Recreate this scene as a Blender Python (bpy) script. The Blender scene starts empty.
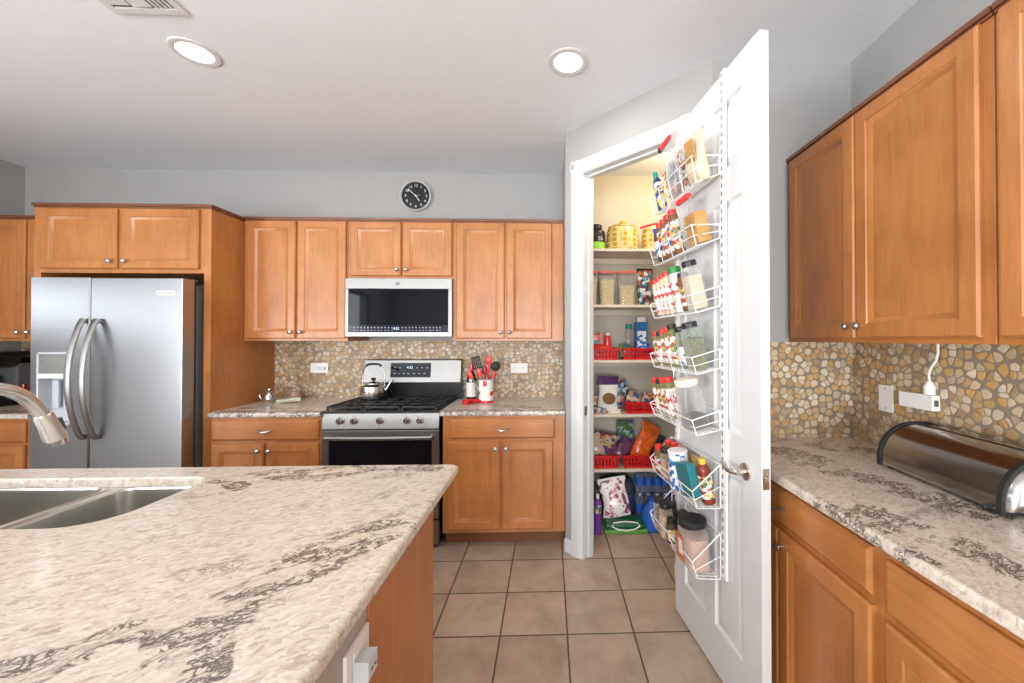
import bpy, bmesh, math, random
from mathutils import Vector, Matrix, Euler
S = bpy.context.scene
C = S.collection
random.seed(7)
PI = math.pi
# ------------------------------------------------------------------ camera
FL, CX, CY, YAW, PITCH, ROLL, CZ = 393.06, 562.37, 335.35, -0.0333, 0.009, -0.0006, 1.3857
cam = bpy.data.cameras.new('camera'); co = bpy.data.objects.new('camera', cam); C.objects.link(co)
cam.sensor_width = 36; cam.lens = FL / 1024 * 36
cam.shift_x = (512 - CX) / 1024; cam.shift_y = (CY - 341.5) / 1024
cam.clip_start = 0.02
fw = Vector((-math.sin(YAW) * math.cos(PITCH), math.cos(YAW) * math.cos(PITCH), math.sin(PITCH)))
rt = Vector((math.cos(YAW), math.sin(YAW), 0)); up = rt.cross(fw)
co.matrix_world = Matrix(((rt.x, up.x, -fw.x, 0), (rt.y, up.y, -fw.y, 0), (rt.z, up.z, -fw.z, CZ), (0, 0, 0, 1)))
S.camera = co
# ------------------------------------------------------------------ world, daylight, exposure
w = bpy.data.worlds.new('World'); S.world = w; w.use_nodes = True
bg = w.node_tree.nodes['Background']; bg.inputs[0].default_value = (0.85, 0.92, 1, 1); bg.inputs[1].default_value = 1.6
S.view_settings.view_transform = 'Standard'; S.view_settings.look = 'None'
S.view_settings.exposure = -0.15; S.view_settings.gamma = 1
try: S.view_settings.use_curve_mapping = False
except Exception: pass
def area(name, loc, rot, sx, sy, power, col=(1, 1, 1)):
    l = bpy.data.lights.new(name, 'AREA'); l.shape = 'RECTANGLE'; l.size = sx; l.size_y = sy; l.energy = power; l.color = col
    o = bpy.data.objects.new(name, l); C.objects.link(o); o.location = loc; o.rotation_euler = rot; return o
# daylight through the rear and left windows
area('window_daylight_rear', (-.55, -4.9, 1.45), (PI / 2, 0, 0), 3.9, 2.0, 170, (0.96, 0.98, 1))
area('window_daylight_left', (-4.4, -1.9, 1.45), (0, -PI / 2, 0), 1.9, 3.2, 120, (0.96, 0.98, 1))
# added fill lamps tilted up to brighten the ceiling, standing in for ground bounce
area('ceiling_fill_rear', (-.55, -4.95, 1.0), (PI / 2 + .75, 0, 0), 3.8, 1.2, 260, (0.97, 0.98, 1))
area('fridge_band_fill', (-4.3, 1.0, 1.68), (0, -PI / 2, 0), .34, 1.8, 4.5, (0.96, 0.98, 1))  # added lamp outside an invented slot window, for the fridge's bright reflected band
area('ceiling_fill_left', (-4.45, -1.9, 1.0), (0, -PI / 2 - .75, 0), 1.2, 3.1, 200, (0.97, 0.98, 1))

D, R, LX, H, REAR = 3.247, 1.483, -4.157, 2.7466, -4.7
CT = 0.909
P0 = Vector((0.108, 2.5843)); P1 = Vector((0.7933, 1.8724))
# ------------------------------------------------------------------ materials
def nmat(name):
    m = bpy.data.materials.new(name); m.use_nodes = True
    nt = m.node_tree; return m, nt, nt.nodes['Principled BSDF']
def lk(nt, a, b): nt.links.new(a, b)
def N(nt, t, **kw):
    n = nt.nodes.new(t)
    for k, v in kw.items():
        if k.startswith('_'): setattr(n, k[1:], v)
        else: n.inputs[k.replace('__', ' ')].default_value = v
    return n
def math_(nt, op, a, b=None, c=None, clamp=False):
    n = nt.nodes.new('ShaderNodeMath'); n.operation = op; n.use_clamp = clamp
    for i, v in enumerate((a, b, c)):
        if v is None: continue
        if isinstance(v, (int, float)): n.inputs[i].default_value = v
        else: lk(nt, v, n.inputs[i])
    return n.outputs[0]
def ramp(nt, fac, stops, interp='LINEAR'):
    n = nt.nodes.new('ShaderNodeValToRGB'); n.color_ramp.interpolation = interp
    e = n.color_ramp.elements
    while len(e) < len(stops): e.new(0.5)
    for i, (p, c) in enumerate(stops): e[i].position = p; e[i].color = (*c, 1) if len(c) == 3 else c
    lk(nt, fac, n.inputs[0]); return n.outputs[0]
def mixc(nt, fac, a, b, mode='MIX'):
    n = nt.nodes.new('ShaderNodeMix'); n.data_type = 'RGBA'; n.blend_type = mode
    for s, v in ((0, fac), (6, a), (7, b)):
        if isinstance(v, (int, float)): n.inputs[s].default_value = v
        elif isinstance(v, tuple): n.inputs[s].default_value = (*v, 1) if len(v) == 3 else v
        else: lk(nt, v, n.inputs[s])
    return n.outputs[2]
def coords(nt, scale=(1, 1, 1), rot=(0, 0, 0), kind='Object'):
    t = nt.nodes.new('ShaderNodeTexCoord'); m = nt.nodes.new('ShaderNodeMapping')
    m.inputs['Scale'].default_value = scale; m.inputs['Rotation'].default_value = rot
    lk(nt, t.outputs[kind], m.inputs[0]); return m.outputs[0]
def noise(nt, vec, scale, detail=3, rough=0.5, dist=0.0):
    n = N(nt, 'ShaderNodeTexNoise', Scale=scale, Detail=detail, Roughness=rough, Distortion=dist); lk(nt, vec, n.inputs['Vector']); return n.outputs[0]
def bump(nt, b, h, strength=0.2, dist=0.01):
    n = N(nt, 'ShaderNodeBump', Strength=strength, Distance=dist); lk(nt, h, n.inputs['Height']); lk(nt, n.outputs[0], b.inputs['Normal'])
def plain(name, col, rough=0.5, metal=0.0, var=0.06, sc=9, coat=0.0, trans=0.0, ior=1.45, bmp=0.0, spec=0.5):
    m, nt, b = nmat(name)
    v = coords(nt); f = noise(nt, v, sc, 3)
    a = tuple(max(0, c * (1 - var)) for c in col); d = tuple(min(1, c * (1 + var)) for c in col)
    lk(nt, ramp(nt, f, [(0.3, a), (0.7, d)]), b.inputs['Base Color'])
    b.inputs['Roughness'].default_value = rough; b.inputs['Metallic'].default_value = metal
    b.inputs['Coat Weight'].default_value = coat; b.inputs['Transmission Weight'].default_value = trans; b.inputs['IOR'].default_value = ior
    b.inputs['Specular IOR Level'].default_value = spec
    if bmp: bump(nt, b, noise(nt, v, sc * 8, 2), bmp, 0.003)
    return m
def emit(name, col, st):
    m, nt, b = nmat(name); b.inputs['Base Color'].default_value = (*col, 1)
    b.inputs['Emission Color'].default_value = (*col, 1); b.inputs['Emission Strength'].default_value = st; return m
def wood(name, horiz=False, c0=(0.33, 0.115, 0.028), c1=(0.53, 0.21, 0.062)):
    m, nt, b = nmat(name)
    sc = (1.6, 16, 16) if horiz else (16, 16, 1.6)
    big = noise(nt, coords(nt, (2.6, 2.6, 2.0)), 1.4, 3, 0.6)
    fine = noise(nt, coords(nt, sc), 3.0, 5, 0.62, 0.6)
    f = math_(nt, 'ADD', math_(nt, 'MULTIPLY', big, 0.62), math_(nt, 'MULTIPLY', fine, 0.38))
    lk(nt, ramp(nt, f, [(0.33, c0), (0.66, c1)]), b.inputs['Base Color'])
    b.inputs['Roughness'].default_value = 0.36; b.inputs['Coat Weight'].default_value = 0.25; b.inputs['Coat Roughness'].default_value = 0.25
    bump(nt, b, fine, 0.04, 0.002); return m
def granite(name, segs):
    m, nt, b = nmat(name)
    tc = nt.nodes.new('ShaderNodeTexCoord'); P = tc.outputs['Object']
    def mp(sc, rz):
        # rotate first, then stretch
        r = nt.nodes.new('ShaderNodeVectorRotate'); r.rotation_type = 'Z_AXIS'; r.inputs['Angle'].default_value = rz; lk(nt, P, r.inputs['Vector'])
        v = nt.nodes.new('ShaderNodeVectorMath'); v.operation = 'MULTIPLY'; v.inputs[1].default_value = sc; lk(nt, r.outputs[0], v.inputs[0]); return v.outputs[0]
    s1 = mp((1, 1.8, 1.4), -0.5)
    vor = N(nt, 'ShaderNodeTexVoronoi', Scale=78, Randomness=1); 
    wv = nt.nodes.new('ShaderNodeVectorMath'); wv.operation = 'MULTIPLY_ADD'
    nz = N(nt, 'ShaderNodeTexNoise', Scale=22, Detail=3); lk(nt, s1, nz.inputs['Vector'])
    lk(nt, nz.outputs['Color'], wv.inputs[0]); wv.inputs[1].default_value = (0.06, 0.06, 0.06); lk(nt, s1, wv.inputs[2])
    lk(nt, wv.outputs[0], vor.inputs['Vector'])
    sep = nt.nodes.new('ShaderNodeSeparateColor'); lk(nt, vor.outputs['Color'], sep.inputs[0])
    base = ramp(nt, sep.outputs[0], [(0.0, (0.38, 0.31, 0.24)), (0.16, (0.52, 0.44, 0.35)), (0.45, (0.62, 0.55, 0.47)), (0.8, (0.70, 0.65, 0.58)), (1, (0.56, 0.47, 0.36))])
    base = mixc(nt, 0.35, base, ramp(nt, noise(nt, s1, 38, 5, 0.7, 0.6), [(0.3, (0.45, 0.37, 0.28)), (0.5, (0.64, 0.58, 0.50)), (0.7, (0.74, 0.70, 0.63))]))
    fl = noise(nt, s1, 46, 4, 0.75, 0.8)
    base = mixc(nt, ramp(nt, fl, [(0.58, (0, 0, 0)), (0.66, (0.7, 0.7, 0.7))]), base, (0.34, 0.25, 0.17))
    gr = noise(nt, s1, 11, 4, 0.6, 0.5)
    base = mixc(nt, ramp(nt, gr, [(0.55, (0, 0, 0)), (0.75, (0.6, 0.6, 0.6))]), base, (0.72, 0.68, 0.62))
    # dark thread-like veins: zero-crossings of a warped noise, kept inside vein bands
    s2 = mp((1, 1.7, 1.4), -0.62)
    n1 = noise(nt, s2, 12, 4, 0.62, 1.5); n2 = noise(nt, s2, 23, 4, 0.65, 1.2)
    def thread(n, wd): return ramp(nt, math_(nt, 'ABSOLUTE', math_(nt, 'SUBTRACT', n, 0.5)), [(0, (1, 1, 1)), (wd, (0.85, 0.85, 0.85)), (wd * 2.2, (0, 0, 0))])
    th = math_(nt, 'MAXIMUM', thread(n1, 0.020), thread(n2, 0.022))
    breakup = noise(nt, s1, 10, 3)
    band = None
    for (x0, y0, x1, y1, wd) in segs:
        a = Vector((x0, y0, 0)); d = Vector((x1, y1, 0)) - a; L2 = d.length_squared
        pa = nt.nodes.new('ShaderNodeVectorMath'); pa.operation = 'SUBTRACT'; fl2 = nt.nodes.new('ShaderNodeVectorMath'); fl2.operation = 'MULTIPLY'; fl2.inputs[1].default_value = (1, 1, 0); lk(nt, P, fl2.inputs[0]); lk(nt, fl2.outputs[0], pa.inputs[0]); pa.inputs[1].default_value = a
        dt = nt.nodes.new('ShaderNodeVectorMath'); dt.operation = 'DOT_PRODUCT'; lk(nt, pa.outputs[0], dt.inputs[0]); dt.inputs[1].default_value = d
        h = math_(nt, 'DIVIDE', dt.outputs['Value'], L2, clamp=True)
        sv = nt.nodes.new('ShaderNodeVectorMath'); sv.operation = 'SCALE'; sv.inputs[0].default_value = d; lk(nt, h, sv.inputs['Scale'])
        df = nt.nodes.new('ShaderNodeVectorMath'); df.operation = 'DISTANCE'; lk(nt, pa.outputs[0], df.inputs[0]); lk(nt, sv.outputs[0], df.inputs[1])
        q = math_(nt, 'DIVIDE', df.outputs['Value'], wd)
        band = q if band is None else math_(nt, 'MINIMUM', band, q)
    wob = noise(nt, P, 6, 3)
    bb = math_(nt, 'ADD', band, math_(nt, 'MULTIPLY', math_(nt, 'SUBTRACT', wob, 0.5), 3.6))
    bandm = ramp(nt, bb, [(0.9, (1, 1, 1)), (1.8, (0.0, 0.0, 0.0))])
    sparse = ramp(nt, noise(nt, s1, 5, 3, 0.6), [(0.60, (0, 0, 0)), (0.68, (0.6, 0.6, 0.6))])
    br = ramp(nt, breakup, [(0.40, (0, 0, 0)), (0.48, (1, 1, 1))])
    msk = math_(nt, 'MULTIPLY', math_(nt, 'MULTIPLY', math_(nt, 'MAXIMUM', bandm, sparse), th), br)
    base = mixc(nt, math_(nt, 'MULTIPLY', bandm, 0.10), base, (0.50, 0.44, 0.38))
    col = mixc(nt, math_(nt, 'MULTIPLY', msk, 0.88), base, (0.06, 0.048, 0.045))
    lk(nt, col, b.inputs['Base Color']); b.inputs['Roughness'].default_value = 0.24
    b.inputs['Specular IOR Level'].default_value = 0.45
    return m
def pebble(name):
    m, nt, b = nmat(name)
    t = nt.nodes.new('ShaderNodeTexCoord'); sp = nt.nodes.new('ShaderNodeSeparateXYZ'); lk(nt, t.outputs['Object'], sp.inputs[0])
    cb = nt.nodes.new('ShaderNodeCombineXYZ')
    lk(nt, math_(nt, 'ADD', sp.outputs[0], math_(nt, 'MULTIPLY', sp.outputs[1], -1)), cb.inputs[0]); lk(nt, sp.outputs[2], cb.inputs[1])
    wz = N(nt, 'ShaderNodeTexNoise', Scale=26, Detail=2); lk(nt, cb.outputs[0], wz.inputs['Vector'])
    ma = nt.nodes.new('ShaderNodeVectorMath'); ma.operation = 'MULTIPLY_ADD'; lk(nt, wz.outputs['Color'], ma.inputs[0]); ma.inputs[1].default_value = (0.014, 0.014, 0); lk(nt, cb.outputs[0], ma.inputs[2])
    e = N(nt, 'ShaderNodeTexVoronoi', Scale=31, Randomness=0.9); e.voronoi_dimensions = '2D'; e.feature = 'DISTANCE_TO_EDGE'; lk(nt, ma.outputs[0], e.inputs['Vector'])
    f = N(nt, 'ShaderNodeTexVoronoi', Scale=31, Randomness=0.9); f.voronoi_dimensions = '2D'; lk(nt, ma.outputs[0], f.inputs['Vector'])
    sc = nt.nodes.new('ShaderNodeSeparateColor'); lk(nt, f.outputs['Color'], sc.inputs[0])
    colr = ramp(nt, sc.outputs[0], [(0.0, (0.70, 0.56, 0.36)), (0.18, (0.74, 0.65, 0.50)), (0.32, (0.55, 0.33, 0.12)), (0.46, (0.60, 0.44, 0.24)), (0.6, (0.36, 0.22, 0.10)), (0.7, (0.48, 0.40, 0.29)), (0.8, (0.62, 0.34, 0.08)), (0.9, (0.78, 0.70, 0.57))], 'CONSTANT')
    colr = mixc(nt, 0.22, colr, ramp(nt, noise(nt, cb.outputs[0], 40, 4, 0.7, 1.0), [(0.3, (0.45, 0.33, 0.2)), (0.7, (0.85, 0.75, 0.58))]), 'MIX')
    big = noise(nt, cb.outputs[0], 2.2, 2)
    colr = mixc(nt, 1.0, colr, ramp(nt, big, [(0.35, (0.72, 0.66, 0.58)), (0.65, (1.0, 1.0, 1.0))]), 'MULTIPLY')
    # round the corners of the cells so they read as pebbles
    edge = math_(nt, 'SUBTRACT', e.outputs[0], math_(nt, 'MULTIPLY', math_(nt, 'MAXIMUM', math_(nt, 'SUBTRACT', f.outputs[0], 0.42), 0), 0.8))
    mk = ramp(nt, edge, [(0.02, (0, 0, 0)), (0.055, (1, 1, 1))])
    lk(nt, mixc(nt, mk, (0.27, 0.22, 0.16), colr), b.inputs['Base Color'])
    b.inputs['Roughness'].default_value = 0.42
    bump(nt, b, ramp(nt, edge, [(0.02, (0, 0, 0)), (0.16, (1, 1, 1))]), 0.5, 0.004); return m
def tile(name):
    m, nt, b = nmat(name)
    t = nt.nodes.new('ShaderNodeTexCoord'); sp = nt.nodes.new('ShaderNodeSeparateXYZ'); lk(nt, t.outputs['Object'], sp.inputs[0])
    T = 0.3142
    u = math_(nt, 'DIVIDE', math_(nt, 'SUBTRACT', sp.outputs[0], 0.0854 - 20 * T), T); v = math_(nt, 'DIVIDE', math_(nt, 'SUBTRACT', sp.outputs[1], 2.483 - 40 * T), T)
    fu = math_(nt, 'FRACT', u); fv = math_(nt, 'FRACT', v)
    du = math_(nt, 'MINIMUM', fu, math_(nt, 'SUBTRACT', 1.0, fu)); dv = math_(nt, 'MINIMUM', fv, math_(nt, 'SUBTRACT', 1.0, fv))
    d = math_(nt, 'MINIMUM', du, dv)
    cb = nt.nodes.new('ShaderNodeCombineXYZ'); lk(nt, math_(nt, 'FLOOR', u), cb.inputs[0]); lk(nt, math_(nt, 'FLOOR', v), cb.inputs[1])
    wn = nt.nodes.new('ShaderNodeTexWhiteNoise'); lk(nt, cb.outputs[0], wn.inputs['Vector'])
    off = nt.nodes.new('ShaderNodeVectorMath'); off.operation = 'MULTIPLY_ADD'; lk(nt, wn.outputs['Color'], off.inputs[0]); off.inputs[1].default_value = (9, 9, 9); lk(nt, t.outputs['Object'], off.inputs[2])
    cl = noise(nt, off.outputs[0], 5, 6, 0.65, 0.4)
    col = ramp(nt, cl, [(0.28, (0.31, 0.225, 0.16)), (0.5, (0.415, 0.31, 0.232)), (0.72, (0.50, 0.39, 0.30))])
    tone = math_(nt, 'ADD', 0.92, math_(nt, 'MULTIPLY', wn.outputs['Value'], 0.13))
    tn = nt.nodes.new('ShaderNodeCombineColor')
    for i in range(3): lk(nt, tone, tn.inputs[i])
    col = mixc(nt, 1.0, col, tn.outputs[0], 'MULTIPLY')
    mk = ramp(nt, d, [(0.009, (0, 0, 0)), (0.014, (1, 1, 1))])
    lk(nt, mixc(nt, mk, (0.075, 0.055, 0.042), col), b.inputs['Base Color'])
    lk(nt, ramp(nt, mk, [(0, (0.8, 0.8, 0.8)), (1, (0.33, 0.33, 0.33))]), b.inputs['Roughness'])
    bump(nt, b, ramp(nt, d, [(0.006, (0, 0, 0)), (0.02, (1, 1, 1))]), 0.5, 0.004); return m
def steel(name, col=(0.56, 0.56, 0.57), rough=0.27, horiz=True, an=0.5):
    m, nt, b = nmat(name)
    sc = (2, 2, 160) if horiz else (160, 160, 2)
    f = noise(nt, coords(nt, sc), 3, 3, 0.6)
    lk(nt, ramp(nt, f, [(0.3, tuple(c * .94 for c in col)), (0.7, tuple(c * 1.06 for c in col))]), b.inputs['Base Color'])
    lk(nt, ramp(nt, f, [(0.3, (rough * .95,) * 3), (0.7, (rough * 1.05,) * 3)]), b.inputs['Roughness'])
    b.inputs['Metallic'].default_value = 1
    b.inputs['Anisotropic'].default_value = an
    return m
def patches(name, cols, sc=18, rough=0.45, coat=0.3):
    """printed packaging: blocks of flat colour"""
    m, nt, b = nmat(name)
    v = N(nt, 'ShaderNodeTexVoronoi', Scale=sc, Randomness=0.9); v.distance = 'CHEBYCHEV'; lk(nt, coords(nt), v.inputs['Vector'])
    s = nt.nodes.new('ShaderNodeSeparateColor'); lk(nt, v.outputs['Color'], s.inputs[0])
    lk(nt, ramp(nt, s.outputs[0], [(i / len(cols), c) for i, c in enumerate(cols)], 'CONSTANT'), b.inputs['Base Color'])
    b.inputs['Roughness'].default_value = rough; b.inputs['Coat Weight'].default_value = coat; return m
M = {}
M['wood'] = wood('maple_wood'); M['woodh'] = wood('maple_wood_horizontal', True)
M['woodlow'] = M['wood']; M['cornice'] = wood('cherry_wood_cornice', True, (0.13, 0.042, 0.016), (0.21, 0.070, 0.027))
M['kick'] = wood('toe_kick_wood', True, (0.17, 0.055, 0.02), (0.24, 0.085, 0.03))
M['wall'] = plain('grey_wall_paint', (0.365, 0.362, 0.355), 0.75, var=0.015, bmp=0.05)
M['ceil'] = plain('ceiling_paint', (0.78, 0.81, 0.85), 0.85, var=0.01, sc=14, bmp=0.12)
M['pwall'] = plain('pantry_wall_paint', (0.60, 0.555, 0.48), 0.8, var=0.015)
M['dry'] = plain('island_drywall_paint', (0.40, 0.37, 0.33), 0.75, var=0.02)
M['white'] = plain('white_gloss_paint', (0.66, 0.675, 0.685), 0.35, var=0.01, coat=0.15)
M['shelf'] = plain('cream_shelf_paint', (0.72, 0.66, 0.55), 0.45, var=0.02)
M['plastic_w'] = plain('white_plastic', (0.82, 0.81, 0.78), 0.35, var=0.01)
M['plastic_g'] = plain('pale_grey_plastic', (0.55, 0.58, 0.62), 0.35, var=0.01)
M['wire'] = plain('white_coated_wire', (0.85, 0.85, 0.84), 0.3, var=0.01)
M['tile'] = tile('floor_tile'); M['peb'] = pebble('pebble_mosaic')
M['steel'] = steel('brushed_steel', (0.30, 0.295, 0.285), 0.40); M['steelv'] = steel('fridge_brushed_steel', (0.43, 0.44, 0.46), 0.31, True, 0.3)
M['steelv'].node_tree.nodes['Principled BSDF'].inputs['Anisotropic Rotation'].default_value = 0.25
M['faucet'] = plain('brushed_nickel', (0.74, 0.74, 0.75), 0.25, 1.0, var=0.02)
M['sink'] = plain('sink_steel', (0.62, 0.61, 0.58), 0.27, 1.0, var=0.03, sc=60)
M['chrome'] = plain('polished_nickel', (0.62, 0.62, 0.62), 0.20, 1.0, var=0.02)
M['alu'] = plain('light_aluminium', (0.78, 0.77, 0.75), 0.45, 0.6, var=0.02)
M['nickel'] = plain('satin_nickel', (0.60, 0.56, 0.50), 0.25, 1.0, var=0.03)
M['black'] = plain('black_enamel', (0.012, 0.012, 0.014), 0.22, var=0.1)
M['iron'] = plain('black_cast_iron', (0.018, 0.018, 0.02), 0.5, var=0.2)
M['bglass'] = plain('black_glass', (0.006, 0.007, 0.01), 0.03, var=0.05, spec=0.3)
M['dgrey'] = plain('dark_grey_case', (0.10, 0.105, 0.11), 0.4, var=0.05)
M['rubber'] = plain('black_rubber', (0.02, 0.02, 0.022), 0.6)
M['mark'] = emit('display_marks', (0.55, 0.72, 0.9), 0.7)
M['lightmark'] = plain('printed_white_marks', (0.55, 0.56, 0.58), 0.5)
M['lamp'] = emit('lamp_lens', (1, 0.95, 0.88), 5)
M['red'] = plain('red_plastic', (0.62, 0.012, 0.016), 0.3, var=0.06, coat=0.3)
M['redl'] = plain('red_cap_plastic', (0.75, 0.03, 0.03), 0.3, var=0.04, coat=0.3)
M['blackcap'] = plain('black_cap_plastic', (0.02, 0.02, 0.022), 0.35)
M['greencap'] = plain('green_cap_plastic', (0.03, 0.22, 0.05), 0.35)
M['teal'] = plain('teal_plastic', (0.01, 0.27, 0.23), 0.35)
M['bluecap'] = plain('blue_cap_plastic', (0.02, 0.06, 0.35), 0.35)
M['blue'] = plain('blue_plastic', (0.02, 0.12, 0.55), 0.3, var=0.15, coat=0.3)
M['cream'] = plain('cream_plastic', (0.78, 0.72, 0.60), 0.4)
M['paperw'] = plain('white_paper_label', (0.78, 0.77, 0.74), 0.55, var=0.03)
M['purple'] = plain('purple_plastic', (0.16, 0.03, 0.30), 0.35)
M['orange'] = plain('orange_film', (0.75, 0.13, 0.015), 0.25, var=0.3, sc=30, coat=0.5)
M['yellowcap'] = plain('yellow_plastic', (0.75, 0.50, 0.05), 0.35)
M['navy'] = plain('navy_film', (0.02, 0.04, 0.16), 0.3, var=0.3)
M['ochre'] = plain('ochre_grain', (0.52, 0.33, 0.13), 0.8, var=0.3, sc=90, bmp=0.4)
M['oat'] = plain('pale_grain', (0.66, 0.52, 0.30), 0.8, var=0.25, sc=80, bmp=0.4)
M['spice1'] = plain('brown_spice', (0.20, 0.09, 0.035), 0.7, var=0.3, sc=90)
M['spice2'] = plain('yellow_green_herbs', (0.22, 0.20, 0.07), 0.7, var=0.4, sc=90)
M['spice3'] = plain('cream_powder', (0.68, 0.58, 0.42), 0.7, var=0.1, sc=60)
M['spice4'] = plain('dark_pepper', (0.07, 0.055, 0.045), 0.7, var=0.5, sc=120)
M['pinkp'] = plain('pink_salt', (0.62, 0.36, 0.28), 0.8, var=0.2, sc=120)
M['tan'] = plain('tan_wood_block', (0.50, 0.27, 0.09), 0.5, var=0.25, sc=14)
M['fabric'] = plain('dark_fabric', (0.035, 0.04, 0.06), 0.8, var=0.4, sc=30)
def glassy(name, col, rough=0.04):
    m, nt, b = nmat(name)
    # tinted thin container: mostly clear with a glossy skin
    tr = nt.nodes.new('ShaderNodeBsdfTransparent'); tr.inputs[0].default_value = (*col, 1)
    mx = nt.nodes.new('ShaderNodeMixShader'); lw = nt.nodes.new('ShaderNodeLayerWeight'); lw.inputs[0].default_value = 0.35
    b.inputs['Base Color'].default_value = (0.8, 0.8, 0.8, 1); b.inputs['Roughness'].default_value = rough
    f = math_(nt, 'ADD', math_(nt, 'MULTIPLY', lw.outputs['Facing'], 0.55), 0.10)
    lk(nt, f, mx.inputs[0]); lk(nt, tr.outputs[0], mx.inputs[1]); lk(nt, b.outputs[0], mx.inputs[2])
    lk(nt, mx.outputs[0], nt.nodes['Material Output'].inputs[0]); return m
M['clear'] = glassy('clear_plastic', (0.93, 0.93, 0.91)); M['greenglass'] = glassy('green_tinted_glass', (0.72, 0.80, 0.70))
M['bottle'] = plain('dark_bottle_glass', (0.015, 0.012, 0.01), 0.06, var=0.1, coat=0.5)
M['bluewater'] = glassy('blue_shrink_wrap', (0.35, 0.55, 0.85), 0.15)
M['lab_multi'] = patches('label_red_green_white', [(0.75, 0.74, 0.7), (0.5, 0.04, 0.03), (0.78, 0.77, 0.72), (0.1, 0.2, 0.08), (0.7, 0.5, 0.1)], 71)
M['lab_multi2'] = patches('label_white_navy_gold', [(0.75, 0.75, 0.74), (0.02, 0.03, 0.12), (0.7, 0.7, 0.68), (0.6, 0.3, 0.05), (0.45, 0.02, 0.02)], 64)
M['lab_red'] = patches('label_white_red', [(0.8, 0.78, 0.73), (0.8, 0.78, 0.73), (0.6, 0.03, 0.03)], 68)
M['lab_yb'] = patches('label_yellow_navy', [(0.7, 0.5, 0.06), (0.02, 0.05, 0.2), (0.02, 0.05, 0.2), (0.7, 0.7, 0.65)], 51)
M['lab_blue'] = patches('label_white_blue', [(0.78, 0.8, 0.82), (0.78, 0.8, 0.82), (0.03, 0.15, 0.42)], 51)
M['pk_mix'] = patches('package_purple_gold', [(0.10, 0.03, 0.12), (0.5, 0.35, 0.12), (0.55, 0.5, 0.48), (0.03, 0.05, 0.15), (0.35, 0.05, 0.03)], 39, 0.3)
M['pk_snack'] = patches('package_orange_blue', [(0.6, 0.3, 0.12), (0.05, 0.15, 0.4), (0.6, 0.5, 0.42), (0.12, 0.1, 0.1)], 39, 0.3)
M['pk_pink'] = patches('package_pink_white', [(0.78, 0.72, 0.72), (0.78, 0.72, 0.72), (0.65, 0.25, 0.3), (0.78, 0.74, 0.74), (0.2, 0.05, 0.12)], 43, 0.35)
M['pk_blue'] = patches('package_black_blue', [(0.04, 0.04, 0.05), (0.55, 0.58, 0.6), (0.03, 0.2, 0.4), (0.4, 0.08, 0.04), (0.05, 0.05, 0.06)], 39, 0.3)
M['pk_green'] = patches('package_green', [(0.04, 0.15, 0.03), (0.04, 0.15, 0.03), (0.3, 0.4, 0.3), (0.05, 0.05, 0.2)], 36, 0.4)
def cookie_mat():
    m, nt, b = nmat('yellow_checked_ceramic')
    ck = N(nt, 'ShaderNodeTexVoronoi', Scale=26, Randomness=0.15); ck.distance = 'CHEBYCHEV'; lk(nt, coords(nt), ck.inputs['Vector'])
    lk(nt, ramp(nt, ck.outputs['Distance'], [(0.33, (0.55, 0.28, 0.015)), (0.40, (0.72, 0.58, 0.28))]), b.inputs['Base Color']); b.inputs['Roughness'].default_value = 0.25; return m
M['cookie'] = cookie_mat()
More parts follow.
